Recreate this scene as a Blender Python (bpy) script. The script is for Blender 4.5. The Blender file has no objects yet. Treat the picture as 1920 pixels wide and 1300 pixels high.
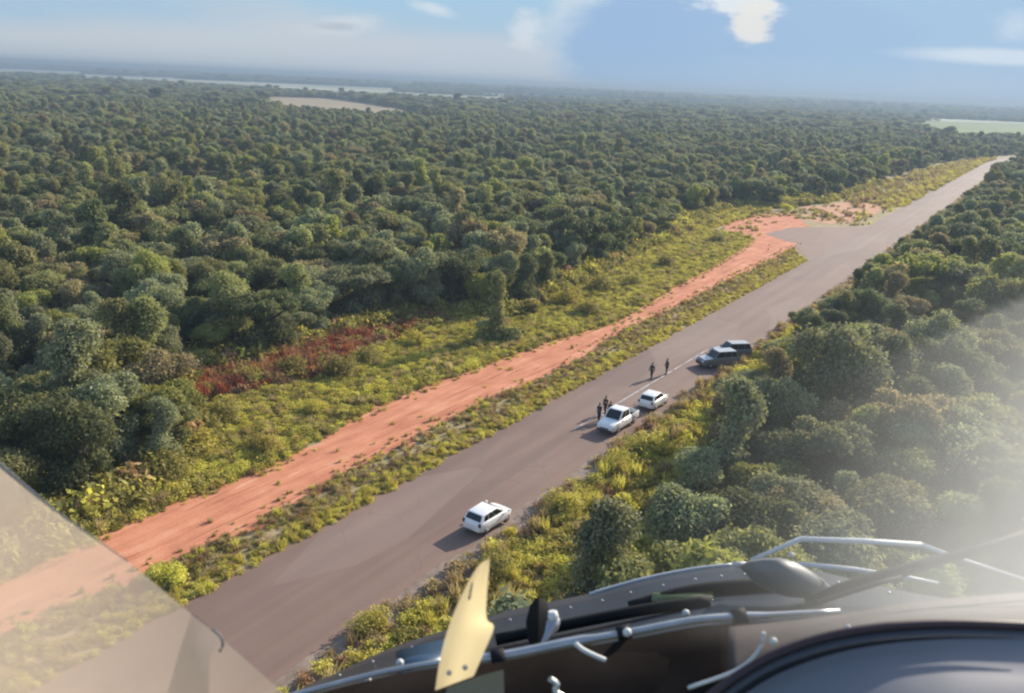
import bpy, bmesh, math, random
import numpy as np
from mathutils import Vector, Matrix

S = bpy.context.scene
COL = S.collection
random.seed(7)
RNG = np.random.default_rng(7)
R = math.radians

# ------------------------------------------------------------------ camera, sky, sun, exposure
FPX, HC = 1600.0, 29.0                       # focal length in photo pixels, camera height
_d1 = np.array([-960.0, 115 - 650, FPX]); _d2 = np.array([960.0, 197 - 650, FPX])
_n = np.cross(_d1, _d2); _n /= np.linalg.norm(_n)
if _n[1] > 0: _n = -_n
_fy = np.array([0, 0, 1.0]); _fy = _fy - _n * _fy.dot(_n); _fy /= np.linalg.norm(_fy)
_fx = np.cross(_fy, _n)
if _fx[0] < 0: _fx = -_fx
M3 = np.array([_fx, _fy, _n])                # camera axes (right, down, forward) -> world
CAMP = np.array([0, 0, HC])

cam_d = bpy.data.cameras.new("camera"); cam = bpy.data.objects.new("camera", cam_d); COL.objects.link(cam)
S.camera = cam
_cx, _cy, _cz = M3 @ np.array([1, 0, 0]), M3 @ np.array([0, -1, 0]), M3 @ np.array([0, 0, -1])
cam.matrix_world = Matrix(((_cx[0], _cy[0], _cz[0], 0), (_cx[1], _cy[1], _cz[1], 0), (_cx[2], _cy[2], _cz[2], HC), (0, 0, 0, 1)))
cam_d.sensor_width = 36; cam_d.lens = 36 * FPX / 1920
cam_d.clip_start = 0.05; cam_d.clip_end = 80000
cam_d.dof.use_dof = True; cam_d.dof.focus_distance = 70; cam_d.dof.aperture_fstop = 8.5

SUN_AZ, SUN_EL = R(44), R(24)                # azimuth right of the camera's forward (+Y)
sun_d = bpy.data.lights.new("sun", "SUN"); sun = bpy.data.objects.new("sun", sun_d); COL.objects.link(sun)
sun_d.energy = 4.2; sun_d.angle = R(0.5); sun_d.color = (1.0, 0.90, 0.76)
_sd = Vector((math.sin(SUN_AZ) * math.cos(SUN_EL), math.cos(SUN_AZ) * math.cos(SUN_EL), math.sin(SUN_EL)))
sun.rotation_euler = _sd.to_track_quat('Z', 'Y').to_euler()
sun.location = (0, 0, 60)

S.view_settings.view_transform = 'Standard'; S.view_settings.look = 'None'
S.view_settings.exposure = 0.88; S.view_settings.gamma = 1.0
S.cycles.max_bounces = 6; S.cycles.diffuse_bounces = 3; S.cycles.glossy_bounces = 2
S.cycles.transmission_bounces = 4; S.cycles.transparent_max_bounces = 16; S.cycles.volume_bounces = 0
S.cycles.use_denoising = True; S.cycles.caustics_reflective = False; S.cycles.caustics_refractive = False
S.cycles.filter_width = 2.2
HAZE_DENSITY = 0.00050


def pxdir(px, py):
    return M3 @ np.array([px - 960.0, py - 650.0, FPX])

def gpt(px, py, z=0.0):
    """point of the plane at height z seen at photo pixel (px, py)"""
    d = pxdir(px, py); t = (z - HC) / d[2]
    return CAMP + d * t

def cpt(px, py, depth):
    """point at a given distance in front of the cockpit eye point"""
    d = pxdir(px, py) / FPX
    return Vector(CAMP + d * depth)

def to_px(P):
    q = (np.asarray(P, float) - CAMP) @ M3
    w = np.where(q[..., 2] > 0.1, q[..., 2], 0.1)
    return 960 + FPX * q[..., 0] / w, 650 + FPX * q[..., 1] / w, q[..., 2]

# ---- node helpers
def nd(nt, typ, ins=None, **kw):
    n = nt.nodes.new(typ)
    for k, v in kw.items(): setattr(n, k, v)
    for k, v in (ins or {}).items():
        s = n.inputs[k]
        if isinstance(v, bpy.types.NodeSocket): nt.links.new(v, s)
        else: s.default_value = v
    return n

def mth(nt, op, a, b=0.0, c=None, clamp=False):
    n = nt.nodes.new('ShaderNodeMath'); n.operation = op; n.use_clamp = clamp
    for i, v in enumerate((a, b, c)):
        if v is None: continue
        if isinstance(v, bpy.types.NodeSocket): nt.links.new(v, n.inputs[i])
        else: n.inputs[i].default_value = v
    return n.outputs[0]

def smooth(nt, x, lo, hi):
    n = nt.nodes.new('ShaderNodeMapRange'); n.interpolation_type = 'SMOOTHSTEP'; n.clamp = True
    nt.links.new(x, n.inputs[0])
    n.inputs[1].default_value = lo; n.inputs[2].default_value = hi
    return n.outputs[0]

def mixc(nt, f, a, b, blend='MIX'):
    n = nt.nodes.new('ShaderNodeMix'); n.data_type = 'RGBA'; n.blend_type = blend
    for i, v in ((0, f), (6, a), (7, b)):
        if isinstance(v, bpy.types.NodeSocket): nt.links.new(v, n.inputs[i])
        elif i == 0: n.inputs[0].default_value = v
        else: n.inputs[i].default_value = (*v[:3], 1)
    return n.outputs[2]

def ramp(nt, x, stops):
    n = nt.nodes.new('ShaderNodeValToRGB'); nt.links.new(x, n.inputs[0])
    e = n.color_ramp.elements
    while len(e) < len(stops): e.new(0.5)
    for el, (p, c) in zip(e, stops): el.position = p; el.color = (*c, 1)
    return n.outputs[0]

def noise(nt, vec, scale, detail=3, rough=0.55):
    n = nd(nt, 'ShaderNodeTexNoise', {'Scale': scale, 'Detail': detail, 'Roughness': rough})
    if vec is not None: nt.links.new(vec, n.inputs['Vector'])
    return n.outputs[0]

def lin(r, g, b):
    f = lambda c: c / 12.92 if c <= 0.04045 else ((c + 0.055) / 1.055) ** 2.4
    return (f(r / 255), f(g / 255), f(b / 255))

# ---- sky
W = bpy.data.worlds.new("World"); S.world = W; W.use_nodes = True
wt = W.node_tree; wt.nodes.clear()
sky = nd(wt, 'ShaderNodeTexSky', sky_type='NISHITA', sun_disc=False, sun_elevation=SUN_EL, sun_rotation=SUN_AZ, altitude=400, dust_density=1.5)
tc = nd(wt, 'ShaderNodeTexCoord')
sep = nd(wt, 'ShaderNodeSeparateXYZ', {0: tc.outputs['Generated']})
ysafe = mth(wt, 'MAXIMUM', sep.outputs[1], 0.08)
U = mth(wt, 'DIVIDE', sep.outputs[0], ysafe); V = mth(wt, 'DIVIDE', sep.outputs[2], ysafe)
uv = nd(wt, 'ShaderNodeCombineXYZ', {0: U, 1: mth(wt, 'MULTIPLY', V, 2.0)}).outputs[0]
nz = noise(wt, uv, 9, 6, 0.62); nz2 = noise(wt, uv, 28, 5, 0.6); nzl = noise(wt, uv, 3.0, 4, 0.5)

def duv(px, py):
    d = pxdir(px, py); return d[0] / d[1], d[2] / d[1]

def blob(px, py, rx, ry, soft, amp, nzs, tilt=0.0):
    u0, v0 = duv(px, py); a, b = rx / FPX, ry / FPX
    du = mth(wt, 'SUBTRACT', U, u0); dv = mth(wt, 'SUBTRACT', mth(wt, 'SUBTRACT', V, v0), mth(wt, 'MULTIPLY', du, tilt))
    e = mth(wt, 'SQRT', mth(wt, 'ADD', mth(wt, 'POWER', mth(wt, 'ABSOLUTE', mth(wt, 'DIVIDE', du, a)), 2.0),
                            mth(wt, 'POWER', mth(wt, 'ABSOLUTE', mth(wt, 'DIVIDE', dv, b)), 2.0)))
    e = mth(wt, 'ADD', e, mth(wt, 'MULTIPLY', mth(wt, 'SUBTRACT', nzs, 0.5), amp))
    return mth(wt, 'SUBTRACT', 1.0, smooth(wt, e, 1 - soft, 1 + soft))

EX = 2 ** S.view_settings.exposure
skc = lambda r, g, b: tuple(c / EX for c in lin(r, g, b))
low = mixc(wt, smooth(wt, V, 0.0, 0.10), skc(186, 203, 218), skc(168, 204, 230))
low = mixc(wt, smooth(wt, V, 0.10, 0.5), low, skc(105, 160, 215))
right = smooth(wt, U, 0.03, 0.28)
low = mixc(wt, mth(wt, 'MULTIPLY', right, 0.75), low, mixc(wt, smooth(wt, V, 0.0, 0.075), skc(174, 195, 222), skc(164, 196, 228)))
def lay(c, mask, col, k=1.0):
    return mixc(wt, mth(wt, 'MULTIPLY', mask, k), c, col)
low = lay(low, blob(150, 330, 950, 340, 0.10, 0.16, nz), skc(204, 212, 219), 0.9)
low = lay(low, blob(900, 150, 330, 74, 0.22, 0.5, nz, -0.05), skc(202, 210, 221), 0.85)
low = lay(low, blob(90, 0, 330, 44, 0.5, 0.8, nz), skc(168, 199, 224), 0.85)
low = lay(low, blob(200, 60, 120, 26, 0.8, 1.2, nz), skc(203, 210, 216), 0.5)
low = lay(low, blob(1300, 62, 266, 112, 0.14, 0.6, nz), skc(208, 222, 234), 0.75)
low = lay(low, blob(1385, 95, 320, 112, 0.12, 0.55, nz), skc(156, 188, 224), 0.97)
low = lay(low, blob(1750, 60, 330, 130, 0.6, 0.5, nz), skc(170, 200, 229), 0.6)
low = lay(low, blob(985, 58, 24, 30, 0.6, 2.2, nz2), skc(222, 229, 236), 0.75)
low = lay(low, blob(655, 46, 60, 13, 0.7, 2.0, nz2, 0.12), skc(220, 225, 230), 0.6)
low = lay(low, blob(630, 50, 34, 6, 0.7, 1.5, nz2, 0.0), skc(172, 186, 200), 0.6)
low = lay(low, blob(812, 17, 30, 8, 0.8, 2.0, nz2, -0.2), skc(222, 231, 238), 0.7)
low = lay(low, blob(1382, 8, 72, 18, 0.4, 2.2, nz2, -0.05), skc(232, 238, 244), 0.95)
low = lay(low, blob(1410, 40, 32, 38, 0.4, 2.2, nz2), skc(236, 236, 232), 0.95)
low = lay(low, blob(1890, 108, 170, 13, 0.5, 0.8, nz), skc(214, 228, 241), 0.95)
low = lay(low, blob(1910, 50, 40, 22, 0.8, 1.6, nz2), skc(212, 226, 240), 0.6)
low = lay(low, blob(1650, 160, 360, 34, 0.7, 0.9, nz), skc(180, 203, 226), 0.5)
front = mth(wt, 'MULTIPLY', smooth(wt, sep.outputs[1], 0.1, 0.35), mth(wt, 'SUBTRACT', 1.0, smooth(wt, V, 0.3, 0.7)))
bg1 = nd(wt, 'ShaderNodeBackground', {0: sky.outputs[0], 1: 0.15})
bg2 = nd(wt, 'ShaderNodeBackground', {0: low, 1: 1.0})
mx = nd(wt, 'ShaderNodeMixShader', {0: front, 1: bg1.outputs[0], 2: bg2.outputs[0]})
nd(wt, 'ShaderNodeOutputWorld', {0: mx.outputs[0]})

# ------------------------------------------------------------------ object helpers
def tag(o, label=None, cat=None, group=None, kind=None):
    if label: o['label'] = label
    if cat: o['category'] = cat
    if group: o['group'] = group
    if kind: o['kind'] = kind
    return o

def obj(name, me, mats=None, parent=None, smooth_angle=None):
    if isinstance(me, bmesh.types.BMesh):
        b = me; me = bpy.data.meshes.new(name); b.normal_update(); b.to_mesh(me); b.free()
    for m in (mats if isinstance(mats, (list, tuple)) else [mats] if mats else []): me.materials.append(m)
    o = bpy.data.objects.new(name, me); COL.objects.link(o)
    if parent: o.parent = parent
    if smooth_angle is not None:
        me.shade_smooth(); me.set_sharp_from_angle(angle=R(smooth_angle))
    return o

def empty(name, loc, rz=0.0):
    e = bpy.data.objects.new(name, None); COL.objects.link(e)
    e.location = loc; e.rotation_euler = (0, 0, rz); e.empty_display_size = 0.3
    return e

def mesh_from(name, verts, faces, midx=None, attr=None):
    me = bpy.data.meshes.new(name)
    verts = np.asarray(verts, np.float32); faces = np.asarray(faces, np.int32); k = faces.shape[1]
    me.vertices.add(len(verts)); me.vertices.foreach_set('co', verts.ravel())
    me.loops.add(faces.size); me.loops.foreach_set('vertex_index', faces.ravel())
    me.polygons.add(len(faces)); me.polygons.foreach_set('loop_start', np.arange(0, faces.size, k, dtype=np.int32))
    if midx is not None: me.polygons.foreach_set('material_index', np.asarray(midx, np.int32))
    if attr is not None:
        a = me.attributes.new('tone', 'FLOAT', 'FACE'); a.data.foreach_set('value', np.asarray(attr, np.float32))
    me.update(calc_edges=True); me.validate()
    return me

def add_box(b, x0, x1, y0, y1, z0, z1, bev=0.0):
    r = bmesh.ops.create_cube(b, size=1.0)['verts']
    bmesh.ops.scale(b, vec=(x1 - x0, y1 - y0, z1 - z0), verts=r)
    bmesh.ops.translate(b, vec=((x0 + x1) / 2, (y0 + y1) / 2, (z0 + z1) / 2), verts=r)
    if bev:
        es = list({e for v in r for e in v.link_edges})
        bmesh.ops.bevel(b, geom=es, offset=bev, segments=2, affect='EDGES', profile=0.5)

def add_tube(b, pts, rad, seg=10, cap=True):
    pts = [Vector(p) for p in pts]; n = len(pts)
    rads = rad if isinstance(rad, (list, tuple)) else [rad] * n
    rings = []
    for i, p in enumerate(pts):
        t = (pts[min(i + 1, n - 1)] - pts[max(i - 1, 0)]).normalized()
        up = Vector((0, 0, 1)) if abs(t.z) < 0.9 else Vector((1, 0, 0))
        a = t.cross(up).normalized(); c = a.cross(t)
        rings.append([b.verts.new(p + (a * math.cos(2 * math.pi * k / seg) + c * math.sin(2 * math.pi * k / seg)) * rads[i]) for k in range(seg)])
    for A, B in zip(rings, rings[1:]):
        for k in range(seg):
            f = b.faces.new((A[k], A[(k + 1) % seg], B[(k + 1) % seg], B[k])); f.smooth = True
    if cap:
        b.faces.new(rings[0][::-1]); b.faces.new(rings[-1])

def loft(b, rings, cap=True):
    vr = [[b.verts.new(p) for p in r] for r in rings]; k = len(vr[0])
    for A, B in zip(vr, vr[1:]):
        for i in range(k): b.faces.new((A[i], A[(i + 1) % k], B[(i + 1) % k], B[i]))
    if cap: b.faces.new(vr[0][::-1]); b.faces.new(vr[-1])

def mat(name):
    m = bpy.data.materials.new(name); m.use_nodes = True
    nt = m.node_tree; nt.nodes.clear()
    return m, nt

def out(nt, sh, disp=None):
    nd(nt, 'ShaderNodeOutputMaterial', {0: sh})

def simple(name, col, rough=0.6, metal=0.0, var=0.12, scale=6.0, coat=0.0, spec=0.5):
    m, nt = mat(name)
    t = nd(nt, 'ShaderNodeTexCoord')
    n = noise(nt, t.outputs['Object'], scale, 4)
    lo = tuple(c * (1 - var) for c in col); hi = tuple(min(1, c * (1 + var)) for c in col)
    c = mixc(nt, n, lo, hi)
    p = nd(nt, 'ShaderNodeBsdfPrincipled', {'Base Color': c, 'Roughness': rough, 'Metallic': metal, 'Coat Weight': coat, 'Specular IOR Level': spec})
    out(nt, p.outputs[0]); return m

def leaf_mat(name, base, trans=0.45, var=0.45, gloss=0.6):
    m, nt = mat(name)
    oi = nd(nt, 'ShaderNodeObjectInfo'); at = nd(nt, 'ShaderNodeAttribute', attribute_name='tone')
    k = mth(nt, 'ADD', 1 - var / 2, mth(nt, 'MULTIPLY', oi.outputs['Random'], var))
    k = mth(nt, 'MULTIPLY', k, at.outputs['Fac'])
    c = mixc(nt, 1.0, base, nd(nt, 'ShaderNodeCombineXYZ', {0: k, 1: k, 2: k}).outputs[0], 'MULTIPLY')
    hs = nd(nt, 'ShaderNodeHueSaturation', {'Color': c, 'Hue': mth(nt, 'ADD', 0.485, mth(nt, 'MULTIPLY', oi.outputs['Random'], 0.03))})
    p = nd(nt, 'ShaderNodeBsdfPrincipled', {'Base Color': hs.outputs[0], 'Roughness': gloss, 'Specular IOR Level': 0.06})
    tl = nd(nt, 'ShaderNodeBsdfTranslucent', {0: mixc(nt, 1.0, hs.outputs[0], (1.0, 0.98, 0.6), 'MULTIPLY')})
    mxs = nd(nt, 'ShaderNodeMixShader', {0: trans, 1: p.outputs[0], 2: tl.outputs[0]})
    out(nt, mxs.outputs[0]); return m

# ------------------------------------------------------------------ corridor frame: s runs along the road, t to its right
ROAD_A = R(32.2)
UV_, VV_ = np.array([math.sin(ROAD_A), math.cos(ROAD_A)]), np.array([math.cos(ROAD_A), -math.sin(ROAD_A)])
def bend(s):
    s = np.asarray(s, float); return np.where(s > 480, ((s - 480) / 100) ** 2 * 7.0, 0.0)
def st2w(s, t, z=0.0):
    p = UV_ * s + VV_ * t; return Vector((p[0], p[1], z))
def w2st(P):
    P = np.asarray(P)[..., :2]; return P @ UV_, P @ VV_
def px2st(px, py, z=0):
    s, t = w2st(gpt(px, py, z)); return float(s), float(t)
CORR_RZ = math.pi / 2 - ROAD_A               # local x = along the road, local y = to its left

def strip(name, rows, z, m, sub=None, crown=0.0):
    """rows: list of (s, t0, t1); a sheet in corridor coordinates"""
    vs, fs = [], []
    K = sub or 2
    for s, t0, t1 in rows:
        for j in range(K):
            f = j / (K - 1); t = t0 + (t1 - t0) * f + float(bend(s))
            vs.append((s, -t, crown * (1 - (2 * f - 1) ** 2)))
    for i in range(len(rows) - 1):
        for j in range(K - 1):
            a = i * K + j; fs.append((a, a + K, a + K + 1, a + 1))
    me = mesh_from(name, vs, fs)
    o = obj(name, me, m); o.location = (0, 0, z); o.rotation_euler = (0, 0, CORR_RZ)
    if me.polygons[0].normal.z < 0: me.flip_normals()
    tag(o, kind='structure'); return o

def wig(s, f, seed):
    return math.sin(s * f + seed) * 0.5 + math.sin(s * f * 2.7 + seed * 3.1) * 0.3 + math.sin(s * f * 6.1 + seed * 1.7) * 0.2

# ------------------------------------------------------------------ ground, verge, dirt track, road
def soil_mat(name, stops, scale, stretch=(1, 1, 1), rough=0.95, fine=30, bump=0.3, streak=0.0):
    m, nt = mat(name)
    t = nd(nt, 'ShaderNodeTexCoord'); mp = nd(nt, 'ShaderNodeMapping', {'Vector': t.outputs['Object'], 'Scale': stretch})
    n = noise(nt, mp.outputs[0], scale, 6, 0.62); n2 = noise(nt, t.outputs['Object'], fine, 3, 0.6)
    f = mth(nt, 'ADD', mth(nt, 'MULTIPLY', n, 0.75), mth(nt, 'MULTIPLY', n2, 0.25))
    c = ramp(nt, f, stops)
    bp = nd(nt, 'ShaderNodeBump', {'Strength': bump, 'Distance': 0.06, 'Height': mth(nt, 'ADD', n, mth(nt, 'MULTIPLY', n2, 0.5))})
    p = nd(nt, 'ShaderNodeBsdfPrincipled', {'Base Color': c, 'Roughness': rough, 'Normal': bp.outputs[0], 'Specular IOR Level': 0.2})
    out(nt, p.outputs[0]); return m

M_farm = soil_mat('farmland', [(0.35, (0.20, 0.22, 0.11)), (0.5, (0.42, 0.40, 0.26)), (0.62, (0.62, 0.58, 0.45))], 0.0016, (1, 3, 1), fine=0.004, bump=0)
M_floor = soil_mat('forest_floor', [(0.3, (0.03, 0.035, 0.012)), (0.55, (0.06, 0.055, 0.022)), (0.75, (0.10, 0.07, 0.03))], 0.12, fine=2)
M_verge = soil_mat('verge_soil', [(0.28, (0.19, 0.175, 0.075)), (0.45, (0.30, 0.25, 0.115)), (0.58, (0.38, 0.28, 0.16)), (0.75, (0.44, 0.28, 0.19))], 0.35, (0.6, 1.2, 1), fine=3)
b = bmesh.new(); bmesh.ops.create_grid(b, x_segments=8, y_segments=8, size=24000)
tag(obj('ground', b, M_farm), kind='structure')
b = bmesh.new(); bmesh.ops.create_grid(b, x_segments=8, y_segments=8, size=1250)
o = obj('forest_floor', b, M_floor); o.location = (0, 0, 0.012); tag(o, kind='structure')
strip('verge', [(s, -66, -16) for s in range(-40, 500, 20)] + [(s, -52, -20) for s in range(500, 760, 20)], 0.03, M_verge, 3)

# red dirt track
def dirt_mat():
    m, nt = mat('red_dirt')
    t = nd(nt, 'ShaderNodeTexCoord')
    mp = nd(nt, 'ShaderNodeMapping', {'Vector': t.outputs['Object'], 'Scale': (0.09, 0.9, 1)})
    n1 = noise(nt, mp.outputs[0], 1.4, 5, 0.6)
    n2 = noise(nt, t.outputs['Object'], 0.35, 5, 0.6); n3 = noise(nt, t.outputs['Object'], 6, 4, 0.6)
    f = mth(nt, 'ADD', mth(nt, 'MULTIPLY', n1, 0.5), mth(nt, 'ADD', mth(nt, 'MULTIPLY', n2, 0.33), mth(nt, 'MULTIPLY', n3, 0.17)))
    mp2 = nd(nt, 'ShaderNodeMapping', {'Vector': t.outputs['Object'], 'Scale': (0.10, 2.2, 1)})
    rut = smooth(nt, noise(nt, mp2.outputs[0], 1.0, 3, 0.5), 0.60, 0.70)
    c = ramp(nt, f, [(0.32, (0.25, 0.085, 0.042)), (0.42, (0.47, 0.18, 0.10)), (0.54, (0.60, 0.25, 0.138)), (0.66, (0.68, 0.38, 0.235))])
    c = mixc(nt, mth(nt, 'MULTIPLY', rut, 0.55), c, (0.24, 0.085, 0.045))
    bp = nd(nt, 'ShaderNodeBump', {'Strength': 0.45, 'Distance': 0.12, 'Height': mth(nt, 'SUBTRACT', mth(nt, 'ADD', n1, mth(nt, 'MULTIPLY', n3, 0.3)), mth(nt, 'MULTIPLY', rut, 0.6))})
    p = nd(nt, 'ShaderNodeBsdfPrincipled', {'Base Color': c, 'Roughness': 0.95, 'Normal': bp.outputs[0], 'Specular IOR Level': 0.15})
    out(nt, p.outputs[0]); return m
M_dirt = dirt_mat()
TT = [(0, -48.6), (21, -48.1), (27.8, -48.0), (33.7, -48.1), (39.4, -47.0), (46.3, -47.8), (58.5, -49.4), (70.9, -48.5), (86, -47.2), (97.4, -45.3), (119, -47.2), (147.6, -49.2), (167, -51.0), (178, -53.5)]
TB = [(0, -42.2), (18.1, -42.4), (22.1, -42.5), (26.9, -41.8), (33.8, -41.2), (37.3, -41.5), (48.2, -42.2), (61.9, -42.3), (79.2, -41.5), (94.4, -43.0), (112.7, -42.6), (138.9, -42.8), (168.3, -43.0), (178, -43.4)]
rows = []
for s in np.arange(-10, 178.1, 0.5):
    t0 = float(np.interp(s, *zip(*TT))) - 0.35 + 0.75 * wig(s, 0.55, 1.0) + 0.35 * wig(s, 2.3, 2.0); t1 = float(np.interp(s, *zip(*TB))) + 0.35 + 0.6 * wig(s, 0.7, 4.0) + 0.3 * wig(s, 2.6, 1.0)
    rows.append((s, t0, t1))
strip('dirt_track', rows, 0.055, M_dirt, 6, 0.03)
# side road mouth: red dirt fading into dusty asphalt where it joins the road
rows = []
for s in np.arange(172, 224, 1.0):
    k = (s - 172) / 51
    t0 = np.interp(k, [0, 0.15, 0.35, 0.6, 0.85, 1], [-52, -57, -66, -66, -63, -60]) + 1.8 * wig(s, 0.6, 2)
    t1 = np.interp(k, [0, 0.2, 0.4, 0.7, 1], [-43.4, -43.6, -45, -50, -57]) + 1.3 * wig(s, 0.9, 5)
    rows.append((s, t0, t1))
strip('dirt_clearing', rows, 0.058, M_dirt, 6)
rows = []
for s in np.arange(212, 275, 1.0):
    rows.append((s, -58 + 2.5 * wig(s, 0.35, 9) + abs(s - 240) * 0.25, -40.5 + 1.5 * wig(s, 0.4, 7) - abs(s - 245) * 0.12))
strip('dirt_patch', rows, 0.055, soil_mat('pale_dirt', [(0.3, (0.40, 0.17, 0.09)), (0.55, (0.54, 0.29, 0.17)), (0.75, (0.30, 0.24, 0.10))], 0.4, fine=3), 6)

def asphalt_mat():
    m, nt = mat('dusty_asphalt')
    t = nd(nt, 'ShaderNodeTexCoord')
    mp = nd(nt, 'ShaderNodeMapping', {'Vector': t.outputs['Object'], 'Scale': (0.035, 0.8, 1)})
    streak = noise(nt, mp.outputs[0], 1.0, 5, 0.6)
    patch = noise(nt, t.outputs['Object'], 0.09, 4, 0.55); fine = noise(nt, t.outputs['Object'], 14, 3, 0.6)
    sp = nd(nt, 'ShaderNodeSeparateXYZ', {0: t.outputs['Object']})
    f = mth(nt, 'ADD', mth(nt, 'MULTIPLY', streak, 0.45), mth(nt, 'ADD', mth(nt, 'MULTIPLY', patch, 0.4), mth(nt, 'MULTIPLY', fine, 0.15)))
    c = ramp(nt, f, [(0.32, (0.162, 0.100, 0.075)), (0.5, (0.210, 0.137, 0.105)), (0.68, (0.258, 0.177, 0.136))])
    lane = mth(nt, 'ABSOLUTE', mth(nt, 'SINE', mth(nt, 'MULTIPLY', mth(nt, 'SUBTRACT', sp.outputs[1], 28.2), 1.31)))
    c = mixc(nt, mth(nt, 'MULTIPLY', smooth(nt, mth(nt, 'ADD', lane, mth(nt, 'MULTIPLY', mth(nt, 'SUBTRACT', streak, 0.5), 1.2)), 0.55, 1.1), 0.22), c, (0.115, 0.078, 0.065))
    vb = nd(nt, 'ShaderNodeTexVoronoi', {'Vector': nd(nt, 'ShaderNodeMapping', {'Vector': t.outputs['Object'], 'Scale': (0.05, 0.22, 1)}).outputs[0], 'Scale': 1.0})
    pt = nd(nt, 'ShaderNodeSeparateXYZ', {0: vb.outputs['Color']})
    c = mixc(nt, mth(nt, 'MULTIPLY', mth(nt, 'GREATER_THAN', pt.outputs[0], 0.72), 0.22), c, (0.28, 0.215, 0.18))
    c = mixc(nt, mth(nt, 'MULTIPLY', mth(nt, 'LESS_THAN', pt.outputs[1], 0.2), 0.22), c, (0.12, 0.085, 0.072))
    vc = nd(nt, 'ShaderNodeTexVoronoi', {'Vector': t.outputs['Object'], 'Scale': 0.33}, feature='DISTANCE_TO_EDGE')
    crk = mth(nt, 'MULTIPLY', mth(nt, 'SUBTRACT', 1.0, smooth(nt, vc.outputs[0], 0.0, 0.03)), smooth(nt, patch, 0.48, 0.6))
    c = mixc(nt, mth(nt, 'MULTIPLY', crk, 0.2), c, (0.08, 0.055, 0.048))
    # reddish dust blown onto the edges
    edge = mth(nt, 'ABSOLUTE', mth(nt, 'SUBTRACT', sp.outputs[1], 33.0))
    d = smooth(nt, mth(nt, 'ADD', edge, mth(nt, 'MULTIPLY', mth(nt, 'SUBTRACT', patch, 0.5), 3.0)), 3.6, 5.0)
    c = mixc(nt, mth(nt, 'MULTIPLY', d, 0.5), c, (0.22, 0.13, 0.09))
    bp = nd(nt, 'ShaderNodeBump', {'Strength': 0.15, 'Distance': 0.02, 'Height': fine})
    p = nd(nt, 'ShaderNodeBsdfPrincipled', {'Base Color': c, 'Roughness': 0.8, 'Normal': bp.outputs[0], 'Specular IOR Level': 0.35})
    out(nt, p.outputs[0]); return m
M_road = asphalt_mat()
rows = [(s, -37.6 + 0.22 * wig(s, 0.5, 3), -28.2 + 0.3 * wig(s, 0.6, 8)) for s in np.arange(-20, 760, 1.5)]
strip('road', rows, 0.075, M_road, 7, 0.10)
M_gravel = soil_mat('gravel', [(0.3, (0.13, 0.10, 0.08)), (0.5, (0.24, 0.18, 0.14)), (0.66, (0.33, 0.25, 0.20)), (0.8, (0.28, 0.26, 0.13))], 1.3, fine=9, bump=0.5)
strip('gravel_shoulder', [(s, -28.7, -26.3 + 0.5 * wig(s, 0.6, 5) + 0.35 * wig(s, 2.1, 3)) for s in np.arange(-20, 420, 0.75)], 0.068, M_gravel, 5)
rows = []
for s in np.arange(160, 216, 1.0):                         # paved mouth of the side road
    k = (s - 160) / 55
    t0 = np.interp(k, [0, 0.3, 0.45, 0.7, 1], [-37.3, -44.5, -53, -51, -37.3])
    rows.append((s, t0 + 0.3 * wig(s, 0.9, 3), -37.25))
strip('side_road', rows, 0.066, M_road, 6)
m, nt = mat('worn_white_paint')
t = nd(nt, 'ShaderNodeTexCoord'); n = noise(nt, t.outputs['Object'], 1.1, 5, 0.7)
c = mixc(nt, smooth(nt, n, 0.38, 0.58), (0.20, 0.155, 0.14), (0.50, 0.45, 0.42))
out(nt, nd(nt, 'ShaderNodeBsdfPrincipled', {'Base Color': c, 'Roughness': 0.8}).outputs[0])
o = strip('road_marking', [(s, -32.40 + 0.02 * (s - 56), -32.22 + 0.02 * (s - 56)) for s in range(62, 94)], 0.18, m)

# ------------------------------------------------------------------ foliage meshes
def leaf_cloud(n, lobes, leaf, seed, flat=0.6):
    """leaf-sized quads spread through the outer shell of every lobe; lobes: (centre, radii, tone)"""
    g = np.random.default_rng(seed)
    w = np.array([np.prod(r) ** (2 / 3) for c, r, k in lobes]); w /= w.sum()
    li = g.choice(len(lobes), n, p=w)
    C = np.array([l[0] for l in lobes])[li]; RR = np.array([l[1] for l in lobes])[li]; K = np.array([l[2] for l in lobes])[li]
    d = g.normal(size=(n, 3)); d[:, 2] += 0.35; d /= np.linalg.norm(d, axis=1)[:, None]
    rad = 1 - 0.40 * g.random(n) ** 2 + 0.20 * g.normal(size=n)
    P = C + d * RR * rad[:, None]
    nn = d * 0.75 + g.normal(size=(n, 3)) * 0.70; nn[:, 2] += flat; nn /= np.linalg.norm(nn, axis=1)[:, None]
    a = np.cross(nn, g.normal(size=(n, 3))); a /= np.linalg.norm(a, axis=1)[:, None]; bb = np.cross(nn, a)
    sz = leaf * (0.55 + 0.9 * g.random(n)); l = (a.T * sz).T; wd = (bb.T * sz * (0.45 + 0.3 * g.random(n))).T
    V4 = np.stack([P - l, P + wd * 0.9 - nn * (sz * 0.12)[:, None], P + l - nn * (sz * 0.25)[:, None], P - wd * 0.9 - nn * (sz * 0.12)[:, None]], 1)
    tone = K * (0.78 + 0.44 * g.random(n))
    return V4.reshape(-1, 3), np.arange(4 * n).reshape(-1, 4), tone

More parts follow.
